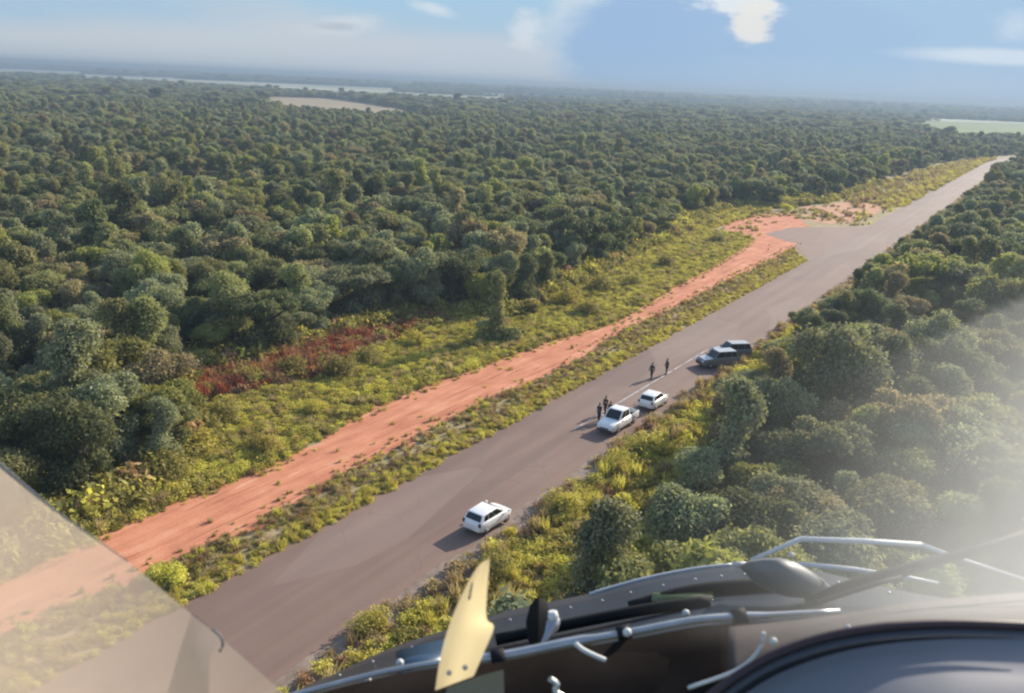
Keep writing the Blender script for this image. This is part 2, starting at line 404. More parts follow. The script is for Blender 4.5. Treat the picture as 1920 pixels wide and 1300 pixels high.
def make_lobes(kind, g):
    L = []
    if kind == 'round':
        for k in range(9):
            a = g.random() * 6.28; r = 0.85 + 0.8 * g.random() if k else 0
            L.append(((math.cos(a) * r, math.sin(a) * r, 4.2 + 1.3 * g.random() - 0.35 * r), np.array([1.15, 1.15, 0.9]) * (0.7 + 0.45 * g.random()), 0.8 + 0.45 * g.random()))
    elif kind == 'spreading':
        for k in range(12):
            a = k * 2.4 + g.random(); r = 0.6 + 1.9 * math.sqrt(g.random())
            L.append(((math.cos(a) * r, math.sin(a) * r, 4.6 - 0.22 * r + 0.8 * g.random()), np.array([1.0, 1.0, 0.6]) * (0.65 + 0.5 * g.random()), 0.8 + 0.45 * g.random()))
    elif kind == 'tall':
        for k in range(10):
            a = g.random() * 6.28; z = 3.0 + 4.0 * k / 9; r = (0.3 + 0.9 * g.random()) * (1.2 - 0.6 * k / 9)
            L.append(((math.cos(a) * r, math.sin(a) * r, z), np.array([0.95, 0.95, 0.85]) * (0.65 + 0.45 * g.random()), 0.8 + 0.45 * g.random()))
    elif kind == 'lopsided':
        for k in range(9):
            a = g.random() * 2.6 - 0.4; r = 2.1 * g.random()
            L.append(((math.cos(a) * r - 0.5, math.sin(a) * r - 0.3, 3.6 + 2.2 * g.random()), np.array([1.05, 1.05, 0.8]) * (0.6 + 0.55 * g.random()), 0.75 + 0.5 * g.random()))
    for k in range(6):
        a = k * 1.05 + g.random() * 0.6; r = 0.9 + 0.7 * g.random()
        L.append(((math.cos(a) * r, math.sin(a) * r, 1.1 + 1.5 * g.random()), np.array([0.95, 0.95, 0.8]) * (0.75 + 0.35 * g.random()), 0.75 + 0.4 * g.random()))
    return L

SHAPES = ['round', 'spreading', 'tall', 'lopsided']
TONES = {'dark green': (0.165, 0.178, 0.085), 'olive green': (0.292, 0.286, 0.125), 'grey green': (0.280, 0.286, 0.166), 'yellow green': (0.32, 0.315, 0.100), 'brownish green': (0.33, 0.265, 0.150)}
LEAF = {k: leaf_mat('leaf_' + k.replace(' ', '_'), v) for k, v in TONES.items()}
M_bark = simple('bark', (0.09, 0.07, 0.055), 0.9, scale=9, var=0.35)

def trunk_bm(lobes, h0, rad=0.16, seed=1):
    g = np.random.default_rng(seed); b = bmesh.new()
    top = Vector((0, 0, h0)); kink = Vector((0.25 * g.normal(), 0.25 * g.normal(), h0 * 0.5))
    add_tube(b, [(0, 0, -0.1), kink, top], [rad * 1.25, rad, rad * 0.75], 7)
    for c, r, k in lobes:
        c = Vector(c); st = kink.lerp(top, 0.3 + 0.7 * g.random()); mid = st.lerp(c, 0.55) + Vector((0, 0, -0.15))
        add_tube(b, [st, mid, c], [rad * 0.5, rad * 0.33, rad * 0.12], 5, False)
    return b

CROWN, TRUNK, JOINED = {}, {}, {}
lib = bpy.data.collections.new("tree_forms")        # source shapes of the far forest mass, not linked to the scene
PROTO_ORDER = []
for si, sh in enumerate(SHAPES):
    g = np.random.default_rng(20 + si); L = make_lobes(sh, g)
    v, f, tone = leaf_cloud(14500, L, 0.122, 50 + si)
    tb = trunk_bm(L, {'round': 3.4, 'spreading': 3.9, 'tall': 5.2, 'lopsided': 3.0}[sh], seed=si)
    tme = bpy.data.meshes.new('trunk_' + sh); tb.to_mesh(tme); tb.free(); tme.materials.append(M_bark); TRUNK[sh] = tme
    for tn in TONES:
        me = mesh_from('crown', v, f, attr=tone); me.materials.append(LEAF[tn]); CROWN[sh, tn] = me
        # one mesh of crown + a light trunk for instancing
        v2, f2, t2 = leaf_cloud(6500, L, 0.185, 90 + si)
        jm = mesh_from('tree_form', v2, f2, attr=t2); jm.materials.append(LEAF[tn])
        jo = bpy.data.objects.new('form_%02d' % len(PROTO_ORDER), jm); lib.objects.link(jo); PROTO_ORDER.append((sh, tn))
PIDX = {k: i for i, k in enumerate(PROTO_ORDER)}

def scatter(name, coll, P, rz, sc, idx, tilt=None):
    """ONE object: geometry nodes put a form of coll on every point"""
    me = bpy.data.meshes.new(name); n = len(P)
    me.vertices.add(n); me.vertices.foreach_set('co', np.asarray(P, np.float32).ravel())
    a = me.attributes.new('scl', 'FLOAT_VECTOR', 'POINT'); a.data.foreach_set('vector', np.asarray(sc, np.float32).ravel())
    e = np.zeros((n, 3), np.float32); e[:, 2] = rz
    if tilt is not None: e[:, :2] = tilt
    a = me.attributes.new('eul', 'FLOAT_VECTOR', 'POINT'); a.data.foreach_set('vector', e.ravel())
    a = me.attributes.new('idx', 'INT', 'POINT'); a.data.foreach_set('value', np.asarray(idx, np.int32))
    o = bpy.data.objects.new(name, me); COL.objects.link(o)
    ng = bpy.data.node_groups.new(name + '_nodes', 'GeometryNodeTree')
    ng.interface.new_socket('Geometry', in_out='INPUT', socket_type='NodeSocketGeometry')
    ng.interface.new_socket('Geometry', in_out='OUTPUT', socket_type='NodeSocketGeometry')
    gi, go = ng.nodes.new('NodeGroupInput'), ng.nodes.new('NodeGroupOutput')
    ci = ng.nodes.new('GeometryNodeCollectionInfo'); ci.inputs[0].default_value = coll
    ci.inputs['Separate Children'].default_value = True; ci.inputs['Reset Children'].default_value = True
    ip = ng.nodes.new('GeometryNodeInstanceOnPoints'); ip.inputs['Pick Instance'].default_value = True
    def na(nm, ty):
        q = ng.nodes.new('GeometryNodeInputNamedAttribute'); q.data_type = ty; q.inputs[0].default_value = nm
        return next(x for x in q.outputs if x.enabled)
    er = ng.nodes.new('FunctionNodeEulerToRotation')
    L = ng.links.new
    L(gi.outputs[0], ip.inputs['Points']); L(ci.outputs[0], ip.inputs['Instance'])
    L(na('idx', 'INT'), ip.inputs['Instance Index']); L(na('eul', 'FLOAT_VECTOR'), er.inputs[0]); L(er.outputs[0], ip.inputs['Rotation'])
    L(na('scl', 'FLOAT_VECTOR'), ip.inputs['Scale']); L(ip.outputs[0], go.inputs[0])
    md = o.modifiers.new('scatter', 'NODES'); md.node_group = ng
    return o

# ------------------------------------------------------------------ where trees stand
TL = [(-40, -49), (24, -49.3), (34, -51.5), (41, -55.5), (46, -67.5), (68, -67.5), (84, -68.5), (88, -59), (92, -57), (103, -59.5), (125, -62), (146, -65), (176, -67), (186, -73), (222, -73), (232, -64), (258, -57), (330, -57), (460, -52), (560, -41), (900, -41)]
TR = [(-40, -21), (35, -18.6), (48, -19.6), (60, -21.2), (76, -23.0), (96, -23.4), (104, -24.6), (125, -25.0), (190, -24.6), (900, -25)]
def vnoise(x, y, sc, seed):
    g = np.random.default_rng(seed); tot = 0
    for k in range(5):
        a = g.random() * 6.28; f = (0.6 + g.random() * 1.2) / sc; ph = g.random() * 6.28
        tot = tot + np.sin((x * math.cos(a) + y * math.sin(a)) * f * 6.28 + ph)
    return tot / 5

def grid_pts(dmin, dmax, step, seed):
    g = np.random.default_rng(seed)
    w = dmax * 1.0
    xs, ys = np.meshgrid(np.arange(-w, w, step), np.arange(-10, dmax, step))
    x = xs.ravel() + (g.random(xs.size) - 0.5) * step * 0.95; y = ys.ravel() + (g.random(xs.size) - 0.5) * step * 0.95
    d = np.hypot(x, y); k = (d >= dmin) & (d < dmax); x, y = x[k], y[k]
    px, py, z = to_px(np.stack([x, y, np.full(x.shape, 4.0)], 1))
    k = (z > 1) & (px > -180) & (px < 2300) & (py < 1560)
    return np.stack([x[k], y[k]], 1)

def keep_forest(P, r):
    s, t = w2st(P); t = t - bend(s)
    kl = t < np.interp(s, *zip(*TL)) - r * 0.55
    kr = t > np.interp(s, *zip(*TR)) + r * 0.7
    px, py, z = to_px(np.c_[P, np.full(len(P), 6.0)]); d = np.hypot(P[:, 0], P[:, 1])
    f1 = (px > 500) & (px < 850 - (d - 620) * 0.38) & (d > 700 - (px - 500) * 0.23) & (d < 1180)
    f2 = (px > 1745 - (d > 900) * 25) & (d > 770) & (d < 1450 + (px - 1720) * 1.2)
    f3 = (px > 315) & (px < 470) & (d > 215) & (d < 262)
    f4 = (px > 150) & (px < 480) & (d > 1750) & (d < 2300) | (px < 120) & (d > 1500) & (d < 1800) | (px > 480) & (px < 740) & (d > 1500) & (d < 1900) | (px > 900) & (px < 1240) & (d > 1900)
    f5 = (d > 1200) & (vnoise(P[:, 0] * 0.35, P[:, 1], 520, 71) + (d - 1600) / 2600 > 0.05)
    return (kl | kr) & ~f5 & ~f1 & ~f2 & ~f3 & ~f4, kr

near = grid_pts(22, 250, 3.6, 1); mid_ = grid_pts(250, 720, 5.2, 2); far = grid_pts(720, 2300, 10.5, 3)
T = []
for P, ring in ((near, 0), (mid_, 1), (far, 2)):
    n = len(P); g = np.random.default_rng(100 + ring)
    shp = g.choice(4, n, p=[0.36, 0.28, 0.16, 0.20])
    scl = 0.58 + 0.70 * g.random(n) ** 1.25 + 0.20 * vnoise(P[:, 0], P[:, 1], 42, 5)
    if ring == 2: scl = scl * 1.15
    scl = np.where(g.random(n) < 0.045, scl * 1.22, scl) * 0.93
    r = 2.0 * scl
    k, right = keep_forest(P, r)
    k &= ~((vnoise(P[:, 0], P[:, 1], 24, 15) > 0.25) & (g.random(n) < 0.30))
    # size and lean limits beside the road on the right
    s, t = w2st(P)
    scl = np.where(right & (t < -17) & (s < 320), np.minimum(scl, 0.62 + np.clip(t + 24, 0, 7) * 0.075), scl)
    tv = vnoise(P[:, 0], P[:, 1], 60, 11) + 0.55 * g.normal(size=n)
    tone = np.select([tv < -0.38, tv < 0.22, tv < 0.78], [0, 2, 1], 3)
    warm = (P[:, 0] < -0.12 * P[:, 1]) & (g.random(n) < 0.35)
    tone = np.where(warm & (tone == 0), 1, tone)
    tone = np.where(g.random(n) < 0.07, 4, tone)
    for i in np.nonzero(k)[0]:
        T.append((P[i, 0], P[i, 1], scl[i], int(shp[i]), int(tone[i]), bool(right[i]), ring, g.random() * 6.28, 0.85 + 0.35 * g.random()))
tone_names = list(TONES)

# hand-placed trees that stand out in the photo come first (they are things with labels of their own)
def tree(shape, tone, loc, s, rz, zs, label, group=None, name='tree', crown=None):
    e = empty(name, loc, rz); e.scale = (s, s, s * zs)
    c = bpy.data.objects.new('crown', crown or CROWN[shape, tone]); COL.objects.link(c); c.parent = e
    k = bpy.data.objects.new('trunk', TRUNK[shape]); COL.objects.link(k); k.parent = e
    tag(e, label, 'tree', group); return e

def spec_tree(px, py, shape, tone, s, zs, label, rz=0.6, clear=2.6):
    p = gpt(px, py)
    global T
    T = [q for q in T if math.hypot(q[0] - p[0], q[1] - p[1]) > clear]
    return tree(shape, tone, (p[0], p[1], 0), s, rz, zs, label)

g = np.random.default_rng(77)
vl = [((0.15 * g.normal(), 0.15 * g.normal(), 0.9 + 0.85 * k), np.array([0.85, 0.85, 0.75]) * (1.25 if k < 2 else 0.95 if k != 4 else 0.8), 0.8 + 0.4 * g.random()) for k in range(9)]
vl += [((1.7, -0.6, 0.9), np.array([1.1, 1.0, 0.9]), 1.0), ((-1.6, 0.2, 0.8), np.array([1.1, 1.0, 0.8]), 1.05), ((-2.0, -0.3, 2.3), np.array([0.8, 0.7, 0.35]), 1.2)]
v_, f_, t_ = leaf_cloud(9000, vl, 0.15, 5)
vine_me = mesh_from('crown', v_, f_, attr=t_); vine_me.materials.append(LEAF['olive green'])
p = gpt(932, 640)
T = [q for q in T if math.hypot(q[0] - p[0], q[1] - p[1]) > 3.0]
tree('tall', 'olive green', (p[0], p[1], 0), 0.98, 0.3, 1.0, 'slim column-like tree wrapped in creepers at the forest edge, beside the red track', name='vine_covered_tree', crown=vine_me)
spec_tree(215, 790, 'round', 'yellow green', 1.35, 0.95, 'broad bright green tree among duller trees, near the forest edge left of the red-brown ferns', 0.4, 3.4)
spec_tree(985, 575, 'tall', 'dark green', 1.0, 0.95, 'tall dark tree standing just behind the creeper-wrapped column tree', 1.1)
spec_tree(850, 575, 'spreading', 'dark green', 1.3, 1.0, 'wide dark tree above the shaded red earth, left of the creeper-wrapped tree', 2.0, 3.0)
spec_tree(500, 668, 'spreading', 'dark green', 1.2, 1.05, 'wide dark tree standing right behind the red-brown ferns', 0.2, 3.0)
spec_tree(150, 930, 'lopsided', 'dark green', 1.15, 1.0, 'dark leaning tree at the lower left, nearest to the milky window pane', 0.8, 2.6)
spec_tree(1560, 368, 'round', 'dark green', 1.5, 1.0, 'dark tree behind the dirt clearing at the mouth of the side road', 1.8, 4.0)
spec_tree(1690, 985, 'round', 'olive green', 1.05, 1.0, 'rounded tree half lost in the glare of the windscreen', 0.2, 2.5)
N_SPEC = 8

# the nearest trees in view are things, the rest of the forest is one mass
def visible_key(q):
    px, py, z = to_px(np.array([q[0], q[1], 5.0 * q[2]]))
    ok = -60 < px < 1980 and 60 < py < 1330
    # hidden by the cockpit or by the milky pane corner
    if py > 1150 and px > 560: ok = False
    if py > 930 + 0.85 * px: ok = False
    if py > 1320: ok = False
    return (0 if ok else 1, math.hypot(q[0], q[1]))
T.sort(key=visible_key)
NEAR_N = 300 - N_SPEC
shape_word = {'round': 'round-crowned', 'spreading': 'wide-spreading', 'tall': 'tall narrow', 'lopsided': 'lopsided'}
for q in T[:NEAR_N]:
    x, y, sc, shp, tn, right, ring, rz, zs = q
    s, t = w2st(np.array([x, y])); s, t = float(s), float(t)
    if right:
        zone = 'at the road verge, near side' if t < -15 else 'deep in the wood on the near side'
    else:
        dl = np.interp(s, *zip(*TL)) - t
        zone = 'at the forest edge along the red track' if dl < 7 else 'a few rows behind the red track' if dl < 25 else 'deep in the forest past the red track'
    size = 'small' if sc < 0.75 else 'large' if sc > 1.05 else 'medium-sized'
    lab = f"{size} {shape_word[SHAPES[shp]]} {tone_names[tn]} tree {zone}"
    tree(SHAPES[shp], tone_names[tn], (x, y, 0), sc, rz, zs, lab, lab)
rest = T[NEAR_N:]
A = np.array([q[:3] for q in rest])
P3 = np.c_[A[:, :2], np.zeros(len(A))]
ring = np.array([q[6] for q in rest]); zs = np.array([q[8] for q in rest])
sx = A[:, 2] * np.where(ring == 2, 2.3, 1.0); sz = A[:, 2] * zs * np.where(ring == 2, 1.0, 1.0)
idx = [PIDX[SHAPES[q[3]], tone_names[q[4]]] for q in rest]
o = scatter('forest', lib, P3, [q[7] for q in rest], np.c_[sx, sx, sz], idx)
tag(o, 'dense green woodland stretching from the red track to the hazy horizon', 'forest', kind='stuff')

# tree belts and woods between the far fields
g = np.random.default_rng(9); PP = []
def belt(x0, y0, x1, y1, depth, step):
    L = math.hypot(x1 - x0, y1 - y0); n = int(L * depth / step ** 2)
    for _ in range(n):
        a, c = g.random(), g.random() - 0.5
        PP.append((x0 + (x1 - x0) * a + 0.3 * depth * c, y0 + (y1 - y0) * a + depth * c, 0))
for k in range(70):
    y = 2350 * (1 + g.random()) ** 2.4 if k > 6 else 2400 + 250 * k
    x = (g.random() * 1.4 - 0.7) * y; L = y * (0.10 + 0.25 * g.random())
    belt(x - L, y + L * 0.1 * g.normal(), x + L, y + L * 0.1 * g.normal(), 60 + y * 0.03, 19 + y * 0.0024)
PP = np.array(PP); n = len(PP); sc = (1.2 + 0.9 * g.random(n)) * (1 + PP[:, 1] / 9000)
wide = 2.2 + PP[:, 1] / 4000
o = scatter('tree_belts', lib, PP, g.random(n) * 6.28, np.c_[sc * wide, sc * wide, sc], g.integers(0, 12, n))
tag(o, 'hazy strips of trees between the pale fields along the horizon', 'tree belts', kind='stuff')

# far fields
def field(name, pts, m, z=0.03):
    b = bmesh.new(); b.faces.new([b.verts.new((*p[:2], z)) for p in pts]); b.normal_update()
    if b.faces[:][0].normal.z < 0: bmesh.ops.reverse_faces(b, faces=b.faces[:])
    tag(obj(name, b, m), kind='structure')
def az(px, d):
    q = pxdir(px, 170); q = q[:2] / np.linalg.norm(q[:2]); return q * d
M_tan = soil_mat('tan_field', [(0.3, (0.26, 0.20, 0.12)), (0.55, (0.37, 0.28, 0.17)), (0.75, (0.24, 0.24, 0.11))], 0.01, fine=0.1, bump=0)
M_green = soil_mat('green_field', [(0.3, (0.15, 0.19, 0.05)), (0.55, (0.20, 0.25, 0.065)), (0.75, (0.26, 0.28, 0.09))], 0.008, fine=0.1, bump=0)
M_pale = soil_mat('pale_field', [(0.3, (0.26, 0.25, 0.13)), (0.6, (0.42, 0.38, 0.24))], 0.004, fine=0.05, bump=0)
field('field', [az(505, 700), az(640, 660), az(850, 620), az(740, 900), az(600, 1180), az(500, 1150)], M_tan)
field('field', [az(1735, 760), az(2050, 720), az(2050, 1700), az(1720, 1450)], M_green)
field('field', [az(330, 228), az(400, 214), az(470, 226), az(455, 255), az(380, 262), az(325, 250)], M_green)
for x0, x1, d0, d1 in ((140, 490, 1720, 2350), (-60, 130, 1480, 1820), (470, 750, 1480, 1920), (890, 1250, 1880, 2400)):
    field('field', [az(x0, d0), az(x1, d0), az(x1, d1), az(x0, d1)], M_pale)

# ------------------------------------------------------------------ verge weeds, grass, ferns
def leaf_set(name, base, **k): return leaf_mat(name, base, **k)
WL = {'lime': leaf_set('weed_lime', (0.56, 0.50, 0.115)), 'yellow': leaf_set('weed_yellow', (0.55, 0.475, 0.13)), 'olive': leaf_set('weed_olive', (0.33, 0.29, 0.095)),
      'tan': leaf_set('weed_tan', (0.44, 0.34, 0.20)), 'rust': leaf_set('fern_rust', (0.34, 0.10, 0.062), trans=0.35), 'brown': leaf_set('fern_brown', (0.36, 0.22, 0.13), trans=0.35)}
def clump_mesh(nm, m, seed, n=230, leaf=0.072, w=0.55, h=0.5):
    g = np.random.default_rng(seed)
    L = [((w * 0.6 * g.normal() * 0.5, w * 0.6 * g.normal() * 0.5, h * (0.3 + 0.35 * g.random())), np.array([w * 0.55, w * 0.55, h * 0.45]) * (0.7 + 0.5 * g.random()), 0.8 + 0.4 * g.random()) for _ in range(5)]
    v, f, t = leaf_cloud(n, L, leaf, seed); v[:, 2] = np.maximum(v[:, 2], 0.0)
    me = mesh_from(nm, v, f, attr=t); me.materials.append(m); return me
def tuft_mesh(nm, m, seed, n=60, h=0.8, spread=0.28):
    g = np.random.default_rng(seed); vs, ts = [], []
    for _ in range(n):
        a = g.random() * 6.28; o = g.normal(size=2) * spread * 0.5; hh = h * (0.5 + 0.6 * g.random()); ln = spread * (0.3 + g.random())
        wv = np.array([-math.sin(a), math.cos(a)]) * 0.022; dv = np.array([math.cos(a), math.sin(a)]) * ln
        p0 = o; p1 = o + dv * 0.35; p2 = o + dv
        vs += [(*(p0 - wv), 0), (*(p0 + wv), 0), (*(p1 + wv), hh * 0.65), (*(p1 - wv), hh * 0.65),
               (*(p1 - wv), hh * 0.65), (*(p1 + wv), hh * 0.65), (*(p2 + wv * 0.3), hh), (*(p2 - wv * 0.3), hh)]
        ts += [0.8 + 0.5 * g.random()] * 2
    me = mesh_from(nm, vs, np.arange(len(vs)).reshape(-1, 4), attr=ts); me.materials.append(m); return me
weeds = bpy.data.collections.new('weed_forms'); WI = {}
def addw(key, me):
    o = bpy.data.objects.new('weed_%02d' % len(WI), me); weeds.objects.link(o); WI[key] = len(WI)
for i, k in enumerate(('lime', 'yellow', 'olive', 'tan', 'rust', 'brown')):
    addw(k + '_c', clump_mesh('clump', WL[k], 200 + i)); addw(k + '_t', tuft_mesh('tuft', WL[k], 300 + i))
def strew(n, s0, s1, tf0, tf1, choose, seed, smin, smax, power=1.0, hz=1.0):
    g = np.random.default_rng(seed); P, idx, sc, rz = [], [], [], []
    for _ in range(n):
        s = s0 + (s1 - s0) * g.random() ** power; a = g.random(); t0, t1 = tf0(s), tf1(s); t = t0 + (t1 - t0) * a
        key = choose(s, t, a, g)
        if key is None: continue
        P.append(st2w(s, t + float(bend(s)), 0.02)); k = smin + (smax - smin) * g.random() ** 1.6
        sc.append((k, k, k * hz * (0.8 + 0.5 * g.random()))); idx.append(WI[key]); rz.append(g.random() * 6.28)
    return np.array(P), rz, np.array(sc), idx
def pick(g, opts):
    ks, ps = zip(*opts); ps = np.array(ps) / sum(ps); return ks[int(g.choice(len(ks), p=ps))]
fTT = lambda s: float(np.interp(s, *zip(*TT))) if s < 178 else -56.0 if s < 224 else -40.0
fTB = lambda s: float(np.interp(s, *zip(*TB))) if s < 178 else -40.0
fTL = lambda s: float(np.interp(s, *zip(*TL))); fTR = lambda s: float(np.interp(s, *zip(*TR)))
def ch_mid(s, t, a, g):
    if 160 < s < 216 and (s > 176 or t > -38.2 - (s - 160) * 0.42): return None
    if 216 <= s < 264 and (vnoise(s, t, 9, 61) > -0.12 or g.random() < 0.5): return None
    nzv = vnoise(s, t * 2, 14, 31)
    if a > 0.62: return pick(g, [('yellow_c', 4), ('yellow_t', 3), ('tan_t', 2), ('lime_c', 1.5), ('olive_c', 0.7)])
    if g.random() < (0.6 if nzv > 0.1 else 0.25): return None
    return pick(g, [('olive_c', 2), ('tan_c', 2.5), ('tan_t', 1.5), ('yellow_t', 1), ('lime_c', 1), ('brown_t', 1)])
def ch_left(s, t, a, g):
    nzv = vnoise(s, t * 2, 16, 41)
    if nzv > 0.3: return pick(g, [('lime_c', 4), ('yellow_c', 1.5), ('olive_c', 1)])
    return pick(g, [('lime_c', 3), ('olive_c', 2.2), ('yellow_c', 1.4), ('olive_t', 0.5), ('tan_t', 0.5)])
def ch_right(s, t, a, g):
    if t < -27.6: return None
    if t < -26.2: return pick(g, [('tan_c', 3), ('brown_c', 1.6), ('tan_t', 0.6), ('yellow_c', 1)]) if g.random() < 0.4 else None
    nzv = vnoise(s, t * 2, 9, 51)
    return pick(g, [('yellow_c', 3), ('lime_c', 3), ('olive_c', 1.5)] if nzv > -0.1 else [('tan_t', 1.5), ('olive_c', 2.5), ('yellow_t', 2), ('brown_c', 0.7)])
parts = [strew(8200, 8, 190, fTB, lambda s: -37.3, ch_mid, 1, 0.35, 0.85, 1.15, 0.85),
         strew(13500, 14, 180, lambda s: max(fTL(s), -61.5 if 43 < s < 88 else -90), lambda s: fTT(s) - 0.2, ch_left, 2, 0.5, 1.35, 1.1, 0.8),
         strew(420, 8, 178, lambda s: fTT(s) - 0.3, lambda s: fTT(s) + 0.9, lambda s, t, a, g: pick(g, [('lime_c', 2), ('olive_c', 1), ('tan_t', 1)]), 21, 0.3, 0.7, 1.0, 0.7),
         strew(330, 8, 178, lambda s: fTB(s) - 1.3, lambda s: fTB(s) + 0.3, lambda s, t, a, g: pick(g, [('olive_t', 2), ('tan_t', 2), ('yellow_c', 1)]), 22, 0.3, 0.6, 1.0, 0.7),
         strew(45, 30, 175, fTT, fTB, lambda s, t, a, g: pick(g, [('olive_t', 1), ('tan_t', 1), ('lime_c', 1)]), 23, 0.3, 0.7),
         strew(3800, 216, 540, fTL, lambda s: -37.4, ch_mid, 3, 0.9, 1.9, 1.1),
         strew(5200, 14, 110, lambda s: -28.4, lambda s: fTR(s) + 2.5, ch_right, 4, 0.5, 1.5, 1.1),
         strew(2200, 110, 500, lambda s: -28.4, lambda s: -26, ch_right, 5, 0.6, 1.3, 1.1),
         strew(500, 172, 226, lambda s: -68, lambda s: -56 if s > 188 else -53, lambda s, t, a, g: pick(g, [('lime_c', 1), ('tan_c', 2), ('olive_c', 2), ('yellow_c', 1)]) if vnoise(s, t, 7, 5) > 0.1 else None, 31, 0.5, 1.3),
         strew(240, 214, 240, lambda s: -58, lambda s: -40, lambda s, t, a, g: pick(g, [('lime_c', 2), ('tan_c', 2), ('olive_c', 2)]) if vnoise(s, t, 8, 6) > -0.1 else None, 32, 0.5, 1.3),
         strew(900, 176, 226, lambda s: -72, lambda s: -64, ch_left, 8, 0.9, 1.9)]
cat = [np.concatenate([np.asarray(p[i]) for p in parts]) for i in range(4)]
o = scatter('verge_weeds', weeds, cat[0], cat[1], cat[2], cat[3])
tag(o, 'yellow-green weeds and rough grass on the verges along the road', 'weeds', kind='stuff')
rows = [(s_, -69.0, -60.9 - 1.5 * math.sin(s_ * 0.3) + 0.8 * wig(s_, 0.9, 2) - max(0, s_ - 70) * 0.12) for s_ in np.arange(42, 83, 1.0)]
strip('earth_bank', rows, 0.05, soil_mat('red_brown_earth', [(0.3, (0.20, 0.06, 0.035)), (0.5, (0.38, 0.12, 0.07)), (0.7, (0.44, 0.20, 0.12))], 0.5, fine=4, bump=0.6), 6)
P, rz, sc, idx = strew(950, 43, 70, lambda s: -68.0, lambda s: -60.8 - 1.5 * math.sin(s * 0.3),
                       lambda s, t, a, g: pick(g, [('rust_t', 1.6), ('rust_c', 2.4), ('brown_c', 2.6), ('brown_t', 1), ('olive_c', 1.3)]), 6, 1.0, 2.3, hz=0.9)
o = scatter('ferns', weeds, *[np.concatenate([np.asarray(u_), np.asarray(w_)]) for u_, w_ in zip((P, rz, sc, idx), strew(240, 70, 84, lambda s: -68, lambda s: -62, lambda s, t, a, g: pick(g, [('rust_c', 2), ('brown_c', 2), ('olive_c', 2)]), 16, 0.8, 2.0))])
tag(o, 'dead red-brown ferns in a band below the forest edge', 'ferns', kind='stuff')
# undergrowth filling the foot of the forest edges
def ch_under(s, t, a, g): return pick(g, [('olive_c', 5), ('lime_c', 1), ('brown_c', 0.6)])
pa = [strew(5200, 10, 330, lambda s: fTL(s) - 7, lambda s: fTL(s) + 1, ch_under, 12, 1.6, 3.4),
      strew(4200, 10, 300, lambda s: fTR(s) + 1, lambda s: fTR(s) + 7, ch_under, 13, 1.2, 2.8)]
cat = [np.concatenate([np.asarray(p[i]) for p in pa]) for i in range(4)]
o = scatter('undergrowth', weeds, cat[0], cat[1], cat[2], cat[3])
tag(o, 'shady green undergrowth at the foot of the forest edges', 'undergrowth', kind='stuff')

# single shrubs one can tell apart on the verges
SH = {}
for i, k in enumerate(('lime', 'yellow', 'olive')):
    SH[k] = clump_mesh('shrub_leaves', WL[k], 400 + i, 1800, 0.095, 1.5, 1.5)
    SH[k].name = 'shrub'
STEM = bpy.data.meshes.new('stem'); b = bmesh.new()
for k in range(5):
    a = k * 1.26; add_tube(b, [(0, 0, -0.05), (0.25 * math.cos(a), 0.25 * math.sin(a), 0.5), (0.6 * math.cos(a), 0.6 * math.sin(a), 1.0)], [0.04, 0.03, 0.012], 5)
b.to_mesh(STEM); b.free(); STEM.materials.append(M_bark)
def shrub(px, py, k, s, label, group=None):
    p = gpt(px, py); e = empty('shrub', (p[0], p[1], 0.02), px * 0.37); e.scale = (s, s, s)
    for nm, me in (('foliage', SH[k]), ('stem', STEM)):
        c = bpy.data.objects.new(nm, me); COL.objects.link(c); c.parent = e
    tag(e, label, 'shrub', group)
word = {'lime': 'bright green', 'yellow': 'yellow-green', 'olive': 'dull green'}
